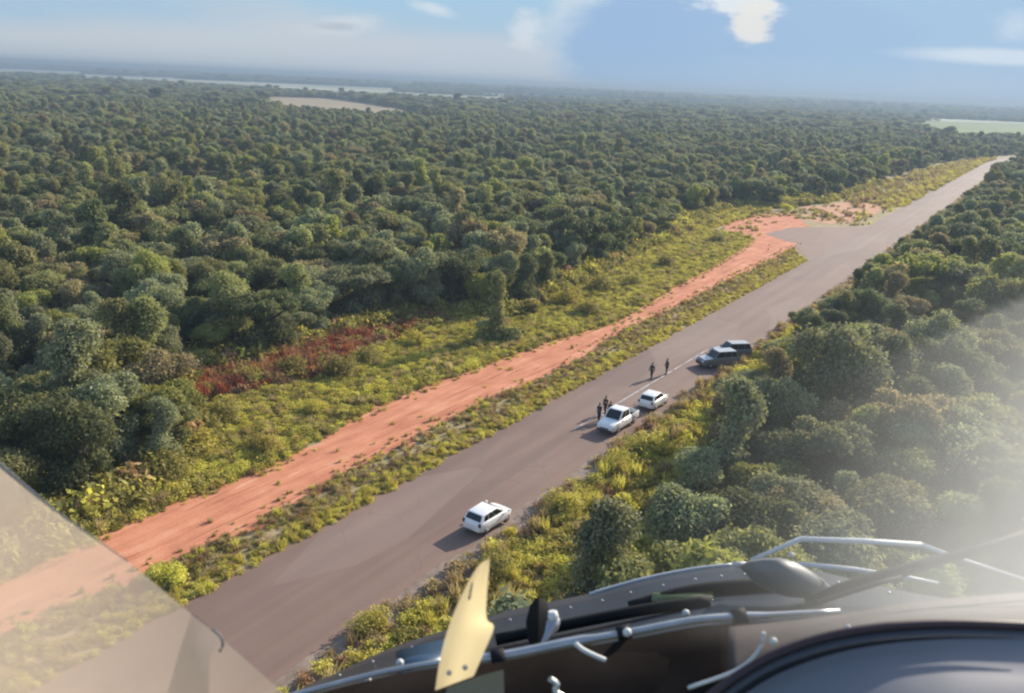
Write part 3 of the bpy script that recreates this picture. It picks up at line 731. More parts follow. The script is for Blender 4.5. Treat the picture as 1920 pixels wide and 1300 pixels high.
for px, py, k, s, lab in [
    (775, 648, 'lime', 1.1, 'bright green shrub in the shaded gap left of the creeper-wrapped tree'),
    (595, 775, 'lime', 0.8, 'upright bright green shrub at the edge of the weeds, right of the red-brown ferns'),
    (690, 680, 'olive', 1.2, 'dull green shrub at the right end of the red-brown ferns'),
    (1060, 570, 'lime', 1.5, 'tall bright green shrub right of the creeper-wrapped tree'),
    (1100, 590, 'olive', 1.3, 'dull green shrub in the grass between the column tree and the red track'),
    (1185, 535, 'olive', 1.2, 'dull green shrub halfway along the grass beyond the red track'),
    (1345, 455, 'olive', 1.3, 'dull green shrub at the corner where the red track meets the dirt clearing'),
    (1475, 395, 'lime', 1.2, 'pale green shrub in the dirt clearing at the side road'),
    (1215, 850, 'yellow', 1.3, 'yellow-green shrub beside the white pickup, at the foot of the wood'),
    (1150, 880, 'yellow', 1.0, 'lower yellow-green shrub on the verge below the white pickup'),
    (1060, 960, 'yellow', 1.1, 'yellow-green shrub on the verge right of the lone white hatchback'),
    (1395, 715, 'lime', 1.1, 'bright green shrub on the verge beside the two grey cars'),
    (930, 1075, 'olive', 1.0, 'dull green shrub just behind the tip of the yellow panel'),
    (690, 1180, 'yellow', 0.8, 'yellow-green shrub at the road edge left of the yellow panel'),
    (320, 1095, 'lime', 0.8, 'bright green shrub by the edge of the milky window pane'),
    (470, 720, 'olive', 1.2, 'dull green shrub at the lower edge of the red-brown ferns, left of the middle'),
    (545, 705, 'olive', 1.4, 'large dull green shrub just below the middle of the red-brown ferns'),
    (640, 705, 'olive', 1.5, 'large dull green shrub below the right half of the red-brown ferns'),
    (420, 790, 'olive', 1.3, 'dull green shrub left of the red track, below the left end of the ferns'),
    (370, 850, 'lime', 1.3, 'bright green shrub at the forest foot, left of the red track'),
    (310, 900, 'olive', 1.5, 'large dull green shrub at the forest foot near the left end of the track'),
    (500, 845, 'yellow', 1.0, 'yellow-green shrub at the upper edge of the red track, below the ferns'),
    (1130, 545, 'olive', 1.6, 'large dull green shrub on the grass strip, right of the tall bright green one'),
    (1250, 500, 'olive', 1.4, 'dull green shrub near the far end of the grass strip beyond the track'),
    (190, 965, 'olive', 1.3, 'dull green shrub at the left end of the red track, above the milky pane')]:
    shrub(px, py, k, s, lab)

# ------------------------------------------------------------------ vehicles
def paint(name, col, rough=0.3, metal=0.0):
    m, nt = mat(name)
    t = nd(nt, 'ShaderNodeTexCoord'); n = noise(nt, t.outputs['Object'], 2.2, 5, 0.6)
    sp = nd(nt, 'ShaderNodeSeparateXYZ', {0: t.outputs['Object']})
    dust_or_glare = mth(nt, 'MULTIPLY', mth(nt, 'SUBTRACT', 1.0, smooth(nt, sp.outputs[2], 0.15, 0.85)), mth(nt, 'ADD', 0.25, mth(nt, 'MULTIPLY', n, 0.5)))
    c = mixc(nt, dust_or_glare, col, (0.36, 0.22, 0.15))
    p = nd(nt, 'ShaderNodeBsdfPrincipled', {'Base Color': c, 'Roughness': mth(nt, 'ADD', rough, mth(nt, 'MULTIPLY', dust_or_glare, 0.4)), 'Metallic': metal, 'Coat Weight': 0.3, 'Coat Roughness': 0.1})
    out(nt, p.outputs[0]); return m
P_white = paint('white_paint', (0.80, 0.79, 0.76)); P_silver = paint('grey_paint', (0.15, 0.152, 0.155), 0.3, 0.2)
P_sunlit = paint('sunlit_top_paint', (0.50, 0.50, 0.49), 0.3, 0.1)
M_glass = simple('car_glass', (0.015, 0.017, 0.018), 0.08, var=0.1)
M_tyre = simple('tyre', (0.02, 0.02, 0.02), 0.85); M_rim = simple('rim', (0.35, 0.35, 0.36), 0.35, 0.7)
M_blackp = simple('black_plastic', (0.025, 0.025, 0.025), 0.6)
M_tail = simple('tail_lamp', (0.10, 0.045, 0.04), 0.2); M_head = simple('head_lamp', (0.6, 0.62, 0.64), 0.12)
M_plate = simple('plate', (0.5, 0.5, 0.5), 0.5)

def sec(x, w, zb, zt):
    half = [(w * 0.86, zb), (w * 0.97, zb + 0.10), (w, zb + (zt - zb) * 0.45), (w * 0.985, zb + (zt - zb) * 0.75), (w * 0.94, zt - 0.05), (w * 0.86, zt), (w * 0.4, zt + 0.025)]
    return [(x, y, z) for y, z in half] + [(x, -y, z) for y, z in half[::-1]]

def bil(q, u, v):
    a, b_, c, d = [Vector(p) for p in q]
    return a.lerp(b_, u).lerp(d.lerp(c, u), v)

def panel(name, q, u0, u1, v0, v1, m, parent, off=0.012, th=0.01):
    """window pane: a thin rounded slab standing just proud of the cabin side q (4 corners)"""
    pts = []
    for (uu, vv) in [(u0, v0 + .06), (u0 + .03, v0), (u1 - .03, v0), (u1, v0 + .06), (u1, v1 - .1), (u1 - .05, v1), (u0 + .05, v1), (u0, v1 - .1)]:
        pts.append(bil(q, uu, vv))
    n = (pts[2] - pts[0]).cross(pts[5] - pts[0]).normalized()
    c0 = sum(pts, Vector()) / 8
    if n.dot(c0 - Vector((c0.x * 0.6, 0, 0.8))) < 0: n = -n; pts = pts[::-1]
    b = bmesh.new()
    lo = [b.verts.new(p + n * (off - th)) for p in pts]; hi = [b.verts.new(p + n * off) for p in pts]
    b.faces.new(hi); b.faces.new(lo[::-1])
    for i in range(8): b.faces.new((lo[i], lo[(i + 1) % 8], hi[(i + 1) % 8], hi[i]))
    bmesh.ops.recalc_face_normals(b, faces=b.faces[:])
    return obj(name, b, m, parent)

def wheel(parent, x, y, r, w=0.2):
    s = 1 if y > 0 else -1
    b = bmesh.new(); prof = [(-w / 2, r * 0.62), (-w / 2, r * 0.93), (-w / 3, r), (w / 3, r), (w / 2, r * 0.93), (w / 2, r * 0.62)]
    K = 22
    rings = [[b.verts.new((rr * math.cos(6.2832 * k / K), yy, rr * math.sin(6.2832 * k / K))) for k in range(K)] for yy, rr in prof]
    for A, B in zip(rings, rings[1:]):
        for k in range(K): b.faces.new((A[k], A[(k + 1) % K], B[(k + 1) % K], B[k]))
    bmesh.ops.recalc_face_normals(b, faces=b.faces[:])
    t = obj('wheel', b, M_tyre, parent, 40); t.location = (x, y, r)
    b = bmesh.new()
    add_tube(b, [(0, -w * 0.42, 0), (0, w * 0.42, 0)], r * 0.61, 20)
    for k in range(5):
        a = k * 1.2566
        add_tube(b, [(0, s * w * 0.45, 0), (r * 0.56 * math.cos(a), s * w * 0.45, r * 0.56 * math.sin(a))], 0.03, 6)
    obj('rim', b, M_rim, t)

def vehicle(kind, name, label, cat, px, py, head_to, P, group=None):
    L, Wd, H = {'hatch': (3.55, 1.74, 1.47), 'pickup': (4.9, 1.80, 1.74), 'suv': (4.65, 1.82, 1.72)}[kind]
    w = Wd / 2; h2 = L / 2
    c = gpt(px, py); q = gpt(*head_to); ang = math.atan2(q[1] - c[1], q[0] - c[0])
    e = empty(name, (c[0], c[1], 0.165), ang); tag(e, label, cat, group)
    b = bmesh.new()
    if kind == 'hatch':
        S_ = [(-h2, w * .80, .42, .78), (-h2 + .06, w * .90, .30, .90), (-h2 + .30, w * .98, .22, .94), (-.9, w, .20, .95), (.5, w, .20, .94), (.95, w, .20, .93), (1.15, w * .98, .20, .90), (h2 - .36, w * .93, .22, .84), (h2 - .16, w * .84, .26, .75), (h2 - .05, w * .70, .30, .65), (h2, w * .50, .38, .56)]
        cab = [(-h2 + .05, .93), (-1.32, 1.38), (.12, 1.44), (1.22, .90)]
    elif kind == 'suv':
        S_ = [(-h2, w * .86, .48, .95), (-h2 + .06, w * .94, .36, 1.05), (-h2 + .3, w * .99, .26, 1.08), (-.9, w, .24, 1.08), (.8, w, .24, 1.07), (1.25, w * .98, .24, 1.03), (1.8, w * .96, .24, .97), (h2 - .15, w * .9, .28, .88), (h2, w * .78, .38, .70)]
        cab = [(-h2 + .12, 1.06), (-h2 + .42, 1.70), (.35, 1.72), (1.05, 1.05)]
    else:
        S_ = [(-h2, w * .95, .50, .62), (-h2 + .05, w * .97, .42, .66), (-1.0, w * .97, .36, .66), (-.92, w, .30, 1.04), (.6, w, .28, 1.05), (1.2, w * .98, .28, 1.04), (1.9, w * .96, .28, 1.00), (h2 - .16, w * .9, .32, .90), (h2, w * .80, .42, .72)]
        cab = [(-.88, 1.04), (-.68, 1.74), (.45, 1.78), (1.25, 1.04)]
    loft(b, [sec(*s) for s in S_])
    wb, wr = w * .93, w * .74
    (xa, za), (xb, zb), (xc, zc), (xd, zd) = cab
    xb2, xc2 = xb, xc
    bot = [(xa, wb * .95, za - .06), (xd, wb * .93, zd - .06), (xd, -wb * .93, zd - .06), (xa, -wb * .95, za - .06)]
    top = [(xb2, wr, zb), (xc2, wr, zc), (xc2, -wr, zc), (xb2, -wr, zb)]
    crown = [(xb2 + .12, wr * .6, zb + .035), (xc2 - .12, wr * .6, zc + .035), (xc2 - .12, -wr * .6, zc + .035), (xb2 + .12, -wr * .6, zb + .035)]
    loft(b, [bot, top, crown])
    if kind == 'pickup':
        for s in (1, -1): add_box(b, -h2 + .04, -.93, s * w * .97 - (.07 if s > 0 else 0), s * w * .97 + (0 if s > 0 else .07), .60, 1.06, .02)
        add_box(b, -h2, -h2 + .07, -w * .95, w * .95, .60, 1.05, .02)
    bmesh.ops.recalc_face_normals(b, faces=b.faces[:])
    es = [ed for ed in b.edges if ed.calc_face_angle(0) > R(28)]
    bmesh.ops.bevel(b, geom=es, offset=0.055, segments=3, affect='EDGES', profile=0.5, clamp_overlap=True)
    obj('body', b, P, e, 42)
    if kind == 'pickup':
        bb = bmesh.new(); add_box(bb, -h2 + .08, -.96, -w * .88, w * .88, .685, .72); obj('bed_liner', bb, M_blackp, e)
    # windows
    sideL = [bot[0], bot[1], top[1], top[0]]; sideR = [bot[3], bot[2], top[2], top[3]]
    frontq = [bot[2], bot[1], top[1], top[2]]; rearq = [bot[3], bot[0], top[0], top[3]]
    panel('windscreen', frontq, .05, .95, .14, .93, M_glass, e); panel('rear_window', rearq, .07, .93, .24 if kind != 'pickup' else .2, .9, M_glass, e)
    cuts = {'hatch': [(.09, .30), (.33, .58), (.60, .90)][1:] + [(.12, .30)], 'suv': [(.06, .27), (.30, .57), (.60, .92)], 'pickup': [(.08, .46), (.50, .90)]}[kind]
    for sd in (sideL, sideR):
        for a, c_ in cuts: panel('side_window', sd, a, c_, .22, .90, M_glass, e)
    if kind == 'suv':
        P2 = P_sunlit  # lighter tone paints the sunlight onto roof and bonnet
        panel('sunlit_roof_sheet', [(xb2 + .02, wr * .98, zb + .03), (xc2 - .02, wr * .98, zc + .03), (xc2 - .02, -wr * .98, zc + .03), (xb2 + .02, -wr * .98, zb + .03)], .0, 1., .0, 1., P2, e, .02, .03)
        panel('sunlit_bonnet_sheet', [(xd + .03, w * .86, 1.055), (h2 - .32, w * .80, .955), (h2 - .32, -w * .80, .955), (xd + .03, -w * .86, 1.055)], .0, 1., .0, 1., P2, e, .02, .03)
    # wheels
    r = {'hatch': .31, 'suv': .36, 'pickup': .38}[kind]
    for x in (-h2 * .60, h2 * .58):
        for s in (1, -1): wheel(e, x, s * (w - .125), r)
    # lamps, plates, mirrors, bumpers
    zl = {'hatch': .82, 'suv': .98, 'pickup': .86}[kind]
    for s in (1, -1):
        b = bmesh.new(); add_box(b, -h2 - .015, -h2 + .10, s * w * .78 - .09, s * w * .78 + .09, zl - .14, zl + .12, .02); obj('tail_light', b, M_tail, e)
        b = bmesh.new(); add_box(b, h2 - .20, h2 - .02, s * w * .66 - .16, s * w * .66 + .16, zl - .26, zl - .13, .03); obj('headlight', b, M_head, e)
        b = bmesh.new(); add_box(b, xd - .28, xd - .12, s * (w + .10) - .09, s * (w + .10) + .09, zd + .02, zd + .16, .03); obj('mirror', b, P, e)
    for nm, x0, x1 in (('rear_bumper', -h2 - .05, -h2 + .12), ('front_bumper', h2 - .14, h2 + .03)):
        b = bmesh.new(); add_box(b, x0, x1, -w * .80, w * .80, .32, .52, .04); obj(nm, b, P if kind == 'hatch' else M_blackp, e)
    b = bmesh.new(); add_box(b, -h2 - .066, -h2 - .045, -.21, .21, .36, .48); obj('plate', b, M_plate, e)
    b = bmesh.new(); add_box(b, h2 - .03, h2 + .035, -w * .45, w * .45, .54, .64, .01); obj('grille', b, M_blackp, e)
    return e

vehicle('hatch', 'white_hatchback', 'white hatchback parked alone on the road edge, nearest to the helicopter', 'car', 914, 987, (1004, 933), P_white)
vehicle('pickup', 'white_pickup', 'white pickup truck with open bed and a person standing at its side', 'pickup truck', 1157, 803, (1097, 840), P_white)
vehicle('hatch', 'white_car', 'white car parked between the white pickup and the two grey cars', 'car', 1224, 763, (1290, 722), P_white)
vehicle('suv', 'grey_car', 'grey car with sunlit roof standing across the lane, the nearer one of the pair', 'car', 1344, 688, (1290, 692), P_silver)
vehicle('suv', 'grey_car', 'grey car with sunlit roof across the lane, half hidden behind the other grey one', 'car', 1369, 672, (1312, 674), P_silver)

# ------------------------------------------------------------------ people
M_skin = simple('skin', (0.25, 0.14, 0.09), 0.55); M_hair = simple('hair', (0.015, 0.012, 0.01), 0.7)
M_navy = simple('dark_shirt', (0.018, 0.02, 0.028), 0.9); M_dark = simple('dark_trousers', (0.022, 0.02, 0.02), 0.9)
M_brown = simple('brown_shirt', (0.07, 0.035, 0.022), 0.9); M_boot = simple('boots', (0.012, 0.011, 0.01), 0.6); M_eye = simple('eye', (0.02, 0.015, 0.012), 0.2)

def skin_obj(name, pts, edges, radii, m, parent, root=0, sub=1):
    bm = bmesh.new(); sk = bm.verts.layers.skin.verify(); vv = []
    for i, (p, r) in enumerate(zip(pts, radii)):
        x = bm.verts.new(p); x[sk].radius = (r, r); x[sk].use_root = (i == root); vv.append(x)
    for a, c in edges: bm.edges.new((vv[a], vv[c]))
    me = bpy.data.meshes.new(name); bm.to_mesh(me); bm.free()
    o = bpy.data.objects.new(name, me); COL.objects.link(o); o.parent = parent
    me.materials.append(m)
    md = o.modifiers.new('skin', 'SKIN'); md.use_smooth_shade = True
    sd = o.modifiers.new('sub', 'SUBSURF'); sd.levels = sd.render_levels = sub
    return o

def person(px, py, face, label, pose, shirt, group=None):
    c = gpt(px, py); q = gpt(*face); ang = math.atan2(q[1] - c[1], q[0] - c[0])
    e = empty('person', (c[0], c[1], 0.17), ang); tag(e, label, 'person', group)
    g = random.Random(px); st, ar = pose                       # stride (m), arm pose
    # x forward, y left
    V_, E_, Rr = [], [], []
    def v(p, r, par=None):
        V_.append(p); Rr.append(r)
        if par is not None: E_.append((par, len(V_) - 1))
        return len(V_) - 1
    pel = v((0, 0, .95), .125); wst = v((.01, 0, 1.10), .115, pel); chs = v((.0, 0, 1.30), .135, wst); nk0 = v((0, 0, 1.44), .07, chs)
    nk = v((.01, 0, 1.50), .055, nk0); hd = v((.02, 0, 1.58), .078, nk); h2_ = v((.02, 0, 1.66), .092, hd); h3 = v((.015, 0, 1.74), .06, h2_)
    v((.115, 0, 1.61), .014, hd)                                # nose
    legs, arms = [], []
    for s in (1, -1):
        dx = st * s
        hip = v((0, .09 * s, .90), .095, pel); kn = v((.03 + dx * .55, .10 * s, .50), .062, hip); an = v((dx, .11 * s, .09), .043, kn); toe = v((dx + .17, .12 * s, .035), .035, an)
        legs.append([V_[i] for i in (hip, kn, an, toe)])
        sh = v((0, .17 * s, 1.40), .062, chs)
        if ar == 'down': el, wr = (-.02 - dx * .3, .25 * s, 1.13), (.07 - dx * .5, .27 * s, .89)
        elif ar == 'bent': el, wr = (-.03, .24 * s, 1.13), (.22, .14 * s, 1.10)
        else: el, wr = (.02, .24 * s, 1.13), ((.30, .20 * s, 1.25) if s > 0 else (.05, .27 * s, .88))
        eli = v(el, .045, sh); wri = v(wr, .030, eli)
        d = (Vector(wr) - Vector(el)).normalized(); pm = Vector(wr) + d * .07; pmi = v(tuple(pm), .032, wri)
        side = Vector((1, 0, 0)) if abs(d.z) > .6 else Vector((0, 0, 1))
        inn = Vector((0, -s, 0))
        for k, ln in enumerate((.075, .085, .08, .06)):
            b0 = pm + side * (.027 - .018 * k); k1 = v(tuple(b0 + d * ln * .55 + inn * .008), .009, pmi); v(tuple(b0 + d * ln + inn * .03), .008, k1)
        tb = Vector(wr) + d * .03 + side * .035; ti = v(tuple(tb), .011, wri); v(tuple(tb + d * .045 + side * .012 + inn * .01), .009, ti)
        arms.append([V_[sh], el, wr])
    skin_obj('body', V_, E_, Rr, M_skin, e)
    # clothing follows the body
    P_, Q_, r_ = [(0, 0, .93), (.01, 0, 1.10), (0, 0, 1.30), (0, 0, 1.45)], [(0, 1), (1, 2), (2, 3)], [.145, .135, .155, .08]
    for (sh, el, wr) in arms:
        k = len(P_); mid = tuple(Vector(el).lerp(Vector(wr), .75)); P_ += [sh, el, mid]; Q_ += [(2, k), (k, k + 1), (k + 1, k + 2)]; r_ += [.078, .06, .047]
    skin_obj('shirt', P_, Q_, r_, shirt, e)
    P_, Q_, r_ = [(0, 0, .96)], [], [.148]
    for (hip, kn, an, toe) in legs:
        k = len(P_); P_ += [hip, kn, tuple(Vector(kn).lerp(Vector(an), .9))]; Q_ += [(0, k), (k, k + 1), (k + 1, k + 2)]; r_ += [.112, .080, .062]
    skin_obj('trousers', P_, Q_, r_, M_dark, e)
    for (hip, kn, an, toe) in legs:
        skin_obj('boot', [(an[0] - .05, an[1], .06), (an[0] + .04, an[1], .06), (toe[0] + .02, toe[1], .045)], [(0, 1), (1, 2)], [.055, .058, .042], M_boot, e)
    b = bmesh.new(); bmesh.ops.create_uvsphere(b, u_segments=14, v_segments=10, radius=.105)
    bmesh.ops.scale(b, vec=(1.0, .86, .95), verts=b.verts[:])
    bmesh.ops.delete(b, geom=[x for x in b.verts if x.co.z < -.035 - (x.co.x < 0) * .03 and True or (x.co.x > .055 and x.co.z < .035)], context='VERTS')
    h = obj('hair', b, M_hair, e); h.location = (.012, 0, 1.685); sm = h.modifiers.new('thick', 'SOLIDIFY'); sm.thickness = .012
    for s in (1, -1):
        b = bmesh.new(); bmesh.ops.create_uvsphere(b, u_segments=8, v_segments=6, radius=.012); o = obj('eye', b, M_eye, e); o.location = (.103, .032 * s, 1.645)
        b = bmesh.new(); bmesh.ops.create_uvsphere(b, u_segments=8, v_segments=6, radius=.028); bmesh.ops.scale(b, vec=(.7, .4, 1.1), verts=b.verts[:]); o = obj('ear', b, M_skin, e); o.location = (.015, .088 * s, 1.63)
    return e
person(1221, 713, (1150, 745), 'person in dark clothes standing in the lane, left of the pair', (.16, 'down'), M_navy)
person(1249, 705, (1180, 712), 'person in dark clothes standing in the lane, right of the pair', (.08, 'bent'), M_dark)
person(1134, 779, (1090, 800), 'taller-looking person in brown shirt beside the white pickup, at the far end of the group', (.12, 'out'), M_brown)
person(1122, 793, (1160, 780), 'person in dark clothes facing the white pickup, nearest the road centre', (.05, 'bent'), M_navy)
person(1143, 790, (1120, 800), 'person half hidden by the white pickup, only head and shoulders showing', (.05, 'down'), M_brown)

# ------------------------------------------------------------------ the helicopter the photo is taken from
heli = empty('helicopter', cpt(1300, 1400, 1.0))
tag(heli, 'nose of a helicopter with dark instrument hood, silver rod and wiper seen from its cockpit', 'helicopter')
bpy.context.view_layer.update()
def hpart(name, b, m, parent=None, ang=None):
    o = obj(name, b, m, None, ang); p = parent or heli
    o.parent = p; o.matrix_parent_inverse = Matrix.Translation(-heli.location) if p is heli else Matrix.Identity(4)
    return o
def hsheet(name, rows, m, thick=0.006, ang=60, parent=None):
    """rows of (px, py, depth) points, joined into a curved sheet of real thickness"""
    b = bmesh.new(); g = [[b.verts.new(cpt(*p)) for p in r] for r in rows]
    for A, B in zip(g, g[1:]):
        for i in range(len(A) - 1): b.faces.new((A[i], A[i + 1], B[i + 1], B[i]))
    bmesh.ops.recalc_face_normals(b, faces=b.faces[:])
    f0 = b.faces[:][0]
    if f0.normal.dot(Vector(CAMP) - f0.calc_center_median()) < 0: bmesh.ops.reverse_faces(b, faces=b.faces[:])
    o = hpart(name, b, m, parent, ang)
    sm = o.modifiers.new('thick', 'SOLIDIFY'); sm.thickness = thick; sm.offset = -1
    return o
def htube(name, pts, rad, m, parent=None, seg=10):
    b = bmesh.new(); add_tube(b, [cpt(*p) for p in pts], rad, seg); return hpart(name, b, m, parent)
def dense(pts, n=24):
    xs = [p[0] for p in pts]; t = np.linspace(0, len(pts) - 1, n); k = np.arange(len(pts))
    def cr(v):
        v = np.asarray(v, float); r = []
        for x in t:
            i = min(int(x), len(v) - 2); f = x - i; p0, p1, p2, p3 = v[max(i - 1, 0)], v[i], v[i + 1], v[min(i + 2, len(v) - 1)]
            r.append(0.5 * (2 * p1 + (p2 - p0) * f + (2 * p0 - 5 * p1 + 4 * p2 - p3) * f * f + (3 * p1 - p0 - 3 * p2 + p3) * f ** 3))
        return r
    return list(zip(*[cr([p[j] for p in pts]) for j in range(len(pts[0]))]))
def clipped(pts, x): return pts

M_nose = simple('nose_paint', (0.026, 0.033, 0.046), 0.4, 0.0, 0.6, 5.0, spec=0.2)
M_rod = simple('bare_metal', (0.45, 0.45, 0.44), 0.38, 0.6, var=0.35, scale=30); M_edge = simple('white_edging', (0.60, 0.60, 0.58), 0.5, var=0.2)
M_rubber = simple('black_rubber', (0.016, 0.016, 0.017), 0.7, spec=0.1); M_hood = simple('hood_plastic', (0.15, 0.15, 0.165), 0.42, var=0.15)
M_rim2 = simple('hood_rim', (0.035, 0.015, 0.017), 0.5); M_sill = simple('sill_paint', (0.075, 0.059, 0.051), 0.6, var=0.7, scale=9, spec=0.2)
M_inner = simple('inner_panel', (0.013, 0.011, 0.010), 0.95, var=0.8, scale=9, spec=0.0); M_grey = simple('grey_housing', (0.09, 0.10, 0.105), 0.5, var=0.2, scale=14)
M_olive = simple('olive_block', (0.16, 0.15, 0.105), 0.7); M_blue = simple('blue_panel', (0.025, 0.05, 0.09), 0.3)

top = dense([(520, 1312), (640, 1258), (740, 1213), (930, 1152), (1010, 1133), (1110, 1112), (1200, 1086), (1300, 1066), (1380, 1057), (1450, 1054), (1540, 1072), (1700, 1110), (1960, 1150)], 40)
rod = dense([(520, 1312), (700, 1265), (820, 1243), (930, 1234), (1080, 1204), (1180, 1187), (1300, 1164), (1380, 1157), (1540, 1148), (1720, 1142), (1960, 1135)], 40)
rowsN = []
for f, dp in ((0, 1.75), (0.12, 1.66), (0.35, 1.56), (0.65, 1.42), (1.0, 1.26), (1.2, 1.2)):
    rowsN.append([(a[0] + (c[0] - a[0]) * f, a[1] + (c[1] + 16 - a[1]) * f, dp) for a, c in zip(top, rod)])
hsheet('nose', rowsN, M_nose, 0.01)
e = htube('nose_edge', [(x, y + 1, 1.73) for x, y in dense([(1105, 1113), (1200, 1086), (1300, 1066), (1372, 1058)], 14)], 0.0034, M_edge)
htube('nose_seam', [(x, y, 1.50) for x, y in dense([(1180, 1140), (1290, 1110), (1400, 1098), (1470, 1100)], 12)], 0.012, M_rubber)
htube('nose_seam', [(x, y, 1.42) for x, y in dense([(930, 1200), (1080, 1168), (1230, 1140), (1330, 1128)], 12)], 0.010, M_rubber)
hsheet('tinted_window', [[(1222, 1112, 1.50), (1280, 1104, 1.5), (1335, 1102, 1.5)], [(1222, 1126, 1.47), (1280, 1126, 1.47), (1338, 1122, 1.47)]], simple('green_tint', (0.10, 0.12, 0.03), 0.2), 0.004)
hsheet('side_panel', [[(742, 1222, 1.42), (790, 1208, 1.44), (838, 1198, 1.46)], [(745, 1262, 1.32), (790, 1252, 1.34), (830, 1244, 1.35)]], M_blue, 0.006)
# the silver rod with its clamps and bolts
o = htube('rod', [(x, y, 1.14) for x, y in rod[:33]], [0.0040 if x < 905 else 0.0078 if x < 1100 else 0.0058 if x < 1430 else 0.0036 for x, y in rod[:33]], M_rod)
for px, py, r in ((1170, 1189, .011), (1386, 1158, .012), (935, 1237, .014)):
    b = bmesh.new(); p = cpt(px, py, 1.14); d = (cpt(px + 20, py - 4, 1.14) - p).normalized(); add_tube(b, [p - d * .009, p + d * .009], r, 12); hpart('clamp', b, M_rubber)
for px, py, dp, r in ((1176, 1186, 1.12, .006), (750, 1243, 1.30, .006), (690, 1275, 1.26, .005), (1286, 1150, 1.36, .006), (1440, 1072, 1.40, .006), (1484, 1041, 1.44, .005), (1450, 1203, .86, .004), (1590, 1177, .84, .003)):
    b = bmesh.new(); bmesh.ops.create_uvsphere(b, u_segments=10, v_segments=8, radius=r); bmesh.ops.translate(b, vec=cpt(px, py, dp), verts=b.verts[:])
    for f in b.faces: f.smooth = True
    hpart('bolt', b, M_edge)
htube('hook', [(x, y, 1.04) for x, y in dense([(1078, 1206), (1092, 1218), (1112, 1228), (1135, 1238)], 10)], 0.0030, M_edge)
htube('cable', [(x, y, .84) for x, y in dense([(1432, 1186), (1430, 1205), (1416, 1228), (1395, 1248), (1360, 1266), (1290, 1290)], 18)], 0.0017, M_edge)
htube('cable', [(x, y, 0.95) for x, y in dense([(1030, 1272), (1045, 1285), (1040, 1296), (1062, 1310)], 10)], 0.0034, M_rod)
for i in range(3, 38, 2):
    x, y = top[i]; x2, y2 = rod[i]
    b = bmesh.new(); bmesh.ops.create_uvsphere(b, u_segments=8, v_segments=6, radius=.0028); bmesh.ops.translate(b, vec=cpt(x + (x2 - x) * .2, y + (y2 - y) * .2 + 2, 1.60), verts=b.verts[:]); hpart('rivet', b, M_rod)
# black post and bright bracket beside the yellow panel
b = bmesh.new(); rg = []
for py, wd in ((1122, 8), (1135, 17), (1165, 24), (1195, 22), (1216, 12)):
    rg.append([cpt(1010 + sx * wd + (py - 1165) * -0.02, py, 1.24 + dz) for sx, dz in ((-1, 0), (0, -.02), (1, 0), (0, .03))])
loft(b, rg); bmesh.ops.recalc_face_normals(b, faces=b.faces[:]); hpart('post', b, M_rubber, None, 50)
htube('bracket', [(1036, 1146, 1.2), (1037, 1156, 1.2), (1040, 1166, 1.2)], [.006, .008, .006], M_edge)
htube('bracket', [(1048, 1160, 1.2), (1036, 1172, 1.2), (1026, 1192, 1.19), (1016, 1212, 1.17)], [.003, .010, .005, .003], simple('dull_metal', (0.35, 0.35, 0.38), 0.4, 0.5))
# dark interior below the rod, sill and instrument hood
low_ = [(x, 1420) for x, y in rod]
hsheet('inner_panel', [[(x, y + 9 + (x > 1100) * 3, 1.12) for x, y in rod], [(x, 0.6 * y + 0.4 * 1420, 1.04) for x, y in rod], [(x, 1420, 0.97) for x, y in rod]], M_inner, 0.008)
dome = dense([(1310, 1322), (1340, 1300), (1385, 1266), (1450, 1229), (1540, 1197), (1640, 1178), (1750, 1170), (1850, 1171), (1960, 1177), (2060, 1190)], 40)
sill = dense([(950, 1246), (1100, 1213), (1230, 1190), (1340, 1178), (1450, 1167), (1570, 1153), (1700, 1131), (1830, 1118), (2060, 1100)], 48)
sill_b = dense([(940, 1420), (1130, 1420), (1270, 1360), (1345, 1296), (1450, 1229), (1575, 1189), (1720, 1171), (1850, 1171), (2060, 1190)], 48)
for nm_, sl_, mm_ in (('inner_panel', slice(0, 20), M_inner), ('sill', slice(19, 48), M_sill)):
    hsheet(nm_, [[(a[0] + (c[0] - a[0]) * f, a[1] + (c[1] - a[1]) * f, d) for a, c in zip(sill[sl_], sill_b[sl_])] for f, d in ((0, 1.115), (.3, 1.07), (.7, 1.01), (1.1, .92))], mm_, 0.006)
htube('sill_seam', [(x, y + 16, 1.06) for x, y in sill[28:]], 0.0016, M_sill)
htube('hood_rim', [(x, y, .74) for x, y in dome], 0.0042, M_rim2)
htube('hood_rim', [(x + 8, y + 22 + (40 - i) * .25, .725) for i, (x, y) in enumerate(dome[:34])], [0.0026 * (1 - (i / 34) ** 3) + 0.0002 for i in range(34)], M_rubber)
cx_, cy_ = 1800, 1560
rowsH = []
for f, dp in ((0, .742), (.08, .735), (.25, .70), (.5, .66), (.8, .63)):
    rowsH.append([(x + (cx_ - x) * f, y + (cy_ - y) * f, dp) for x, y in dome])
hsheet('instrument_hood', rowsH, M_hood, 0.006)
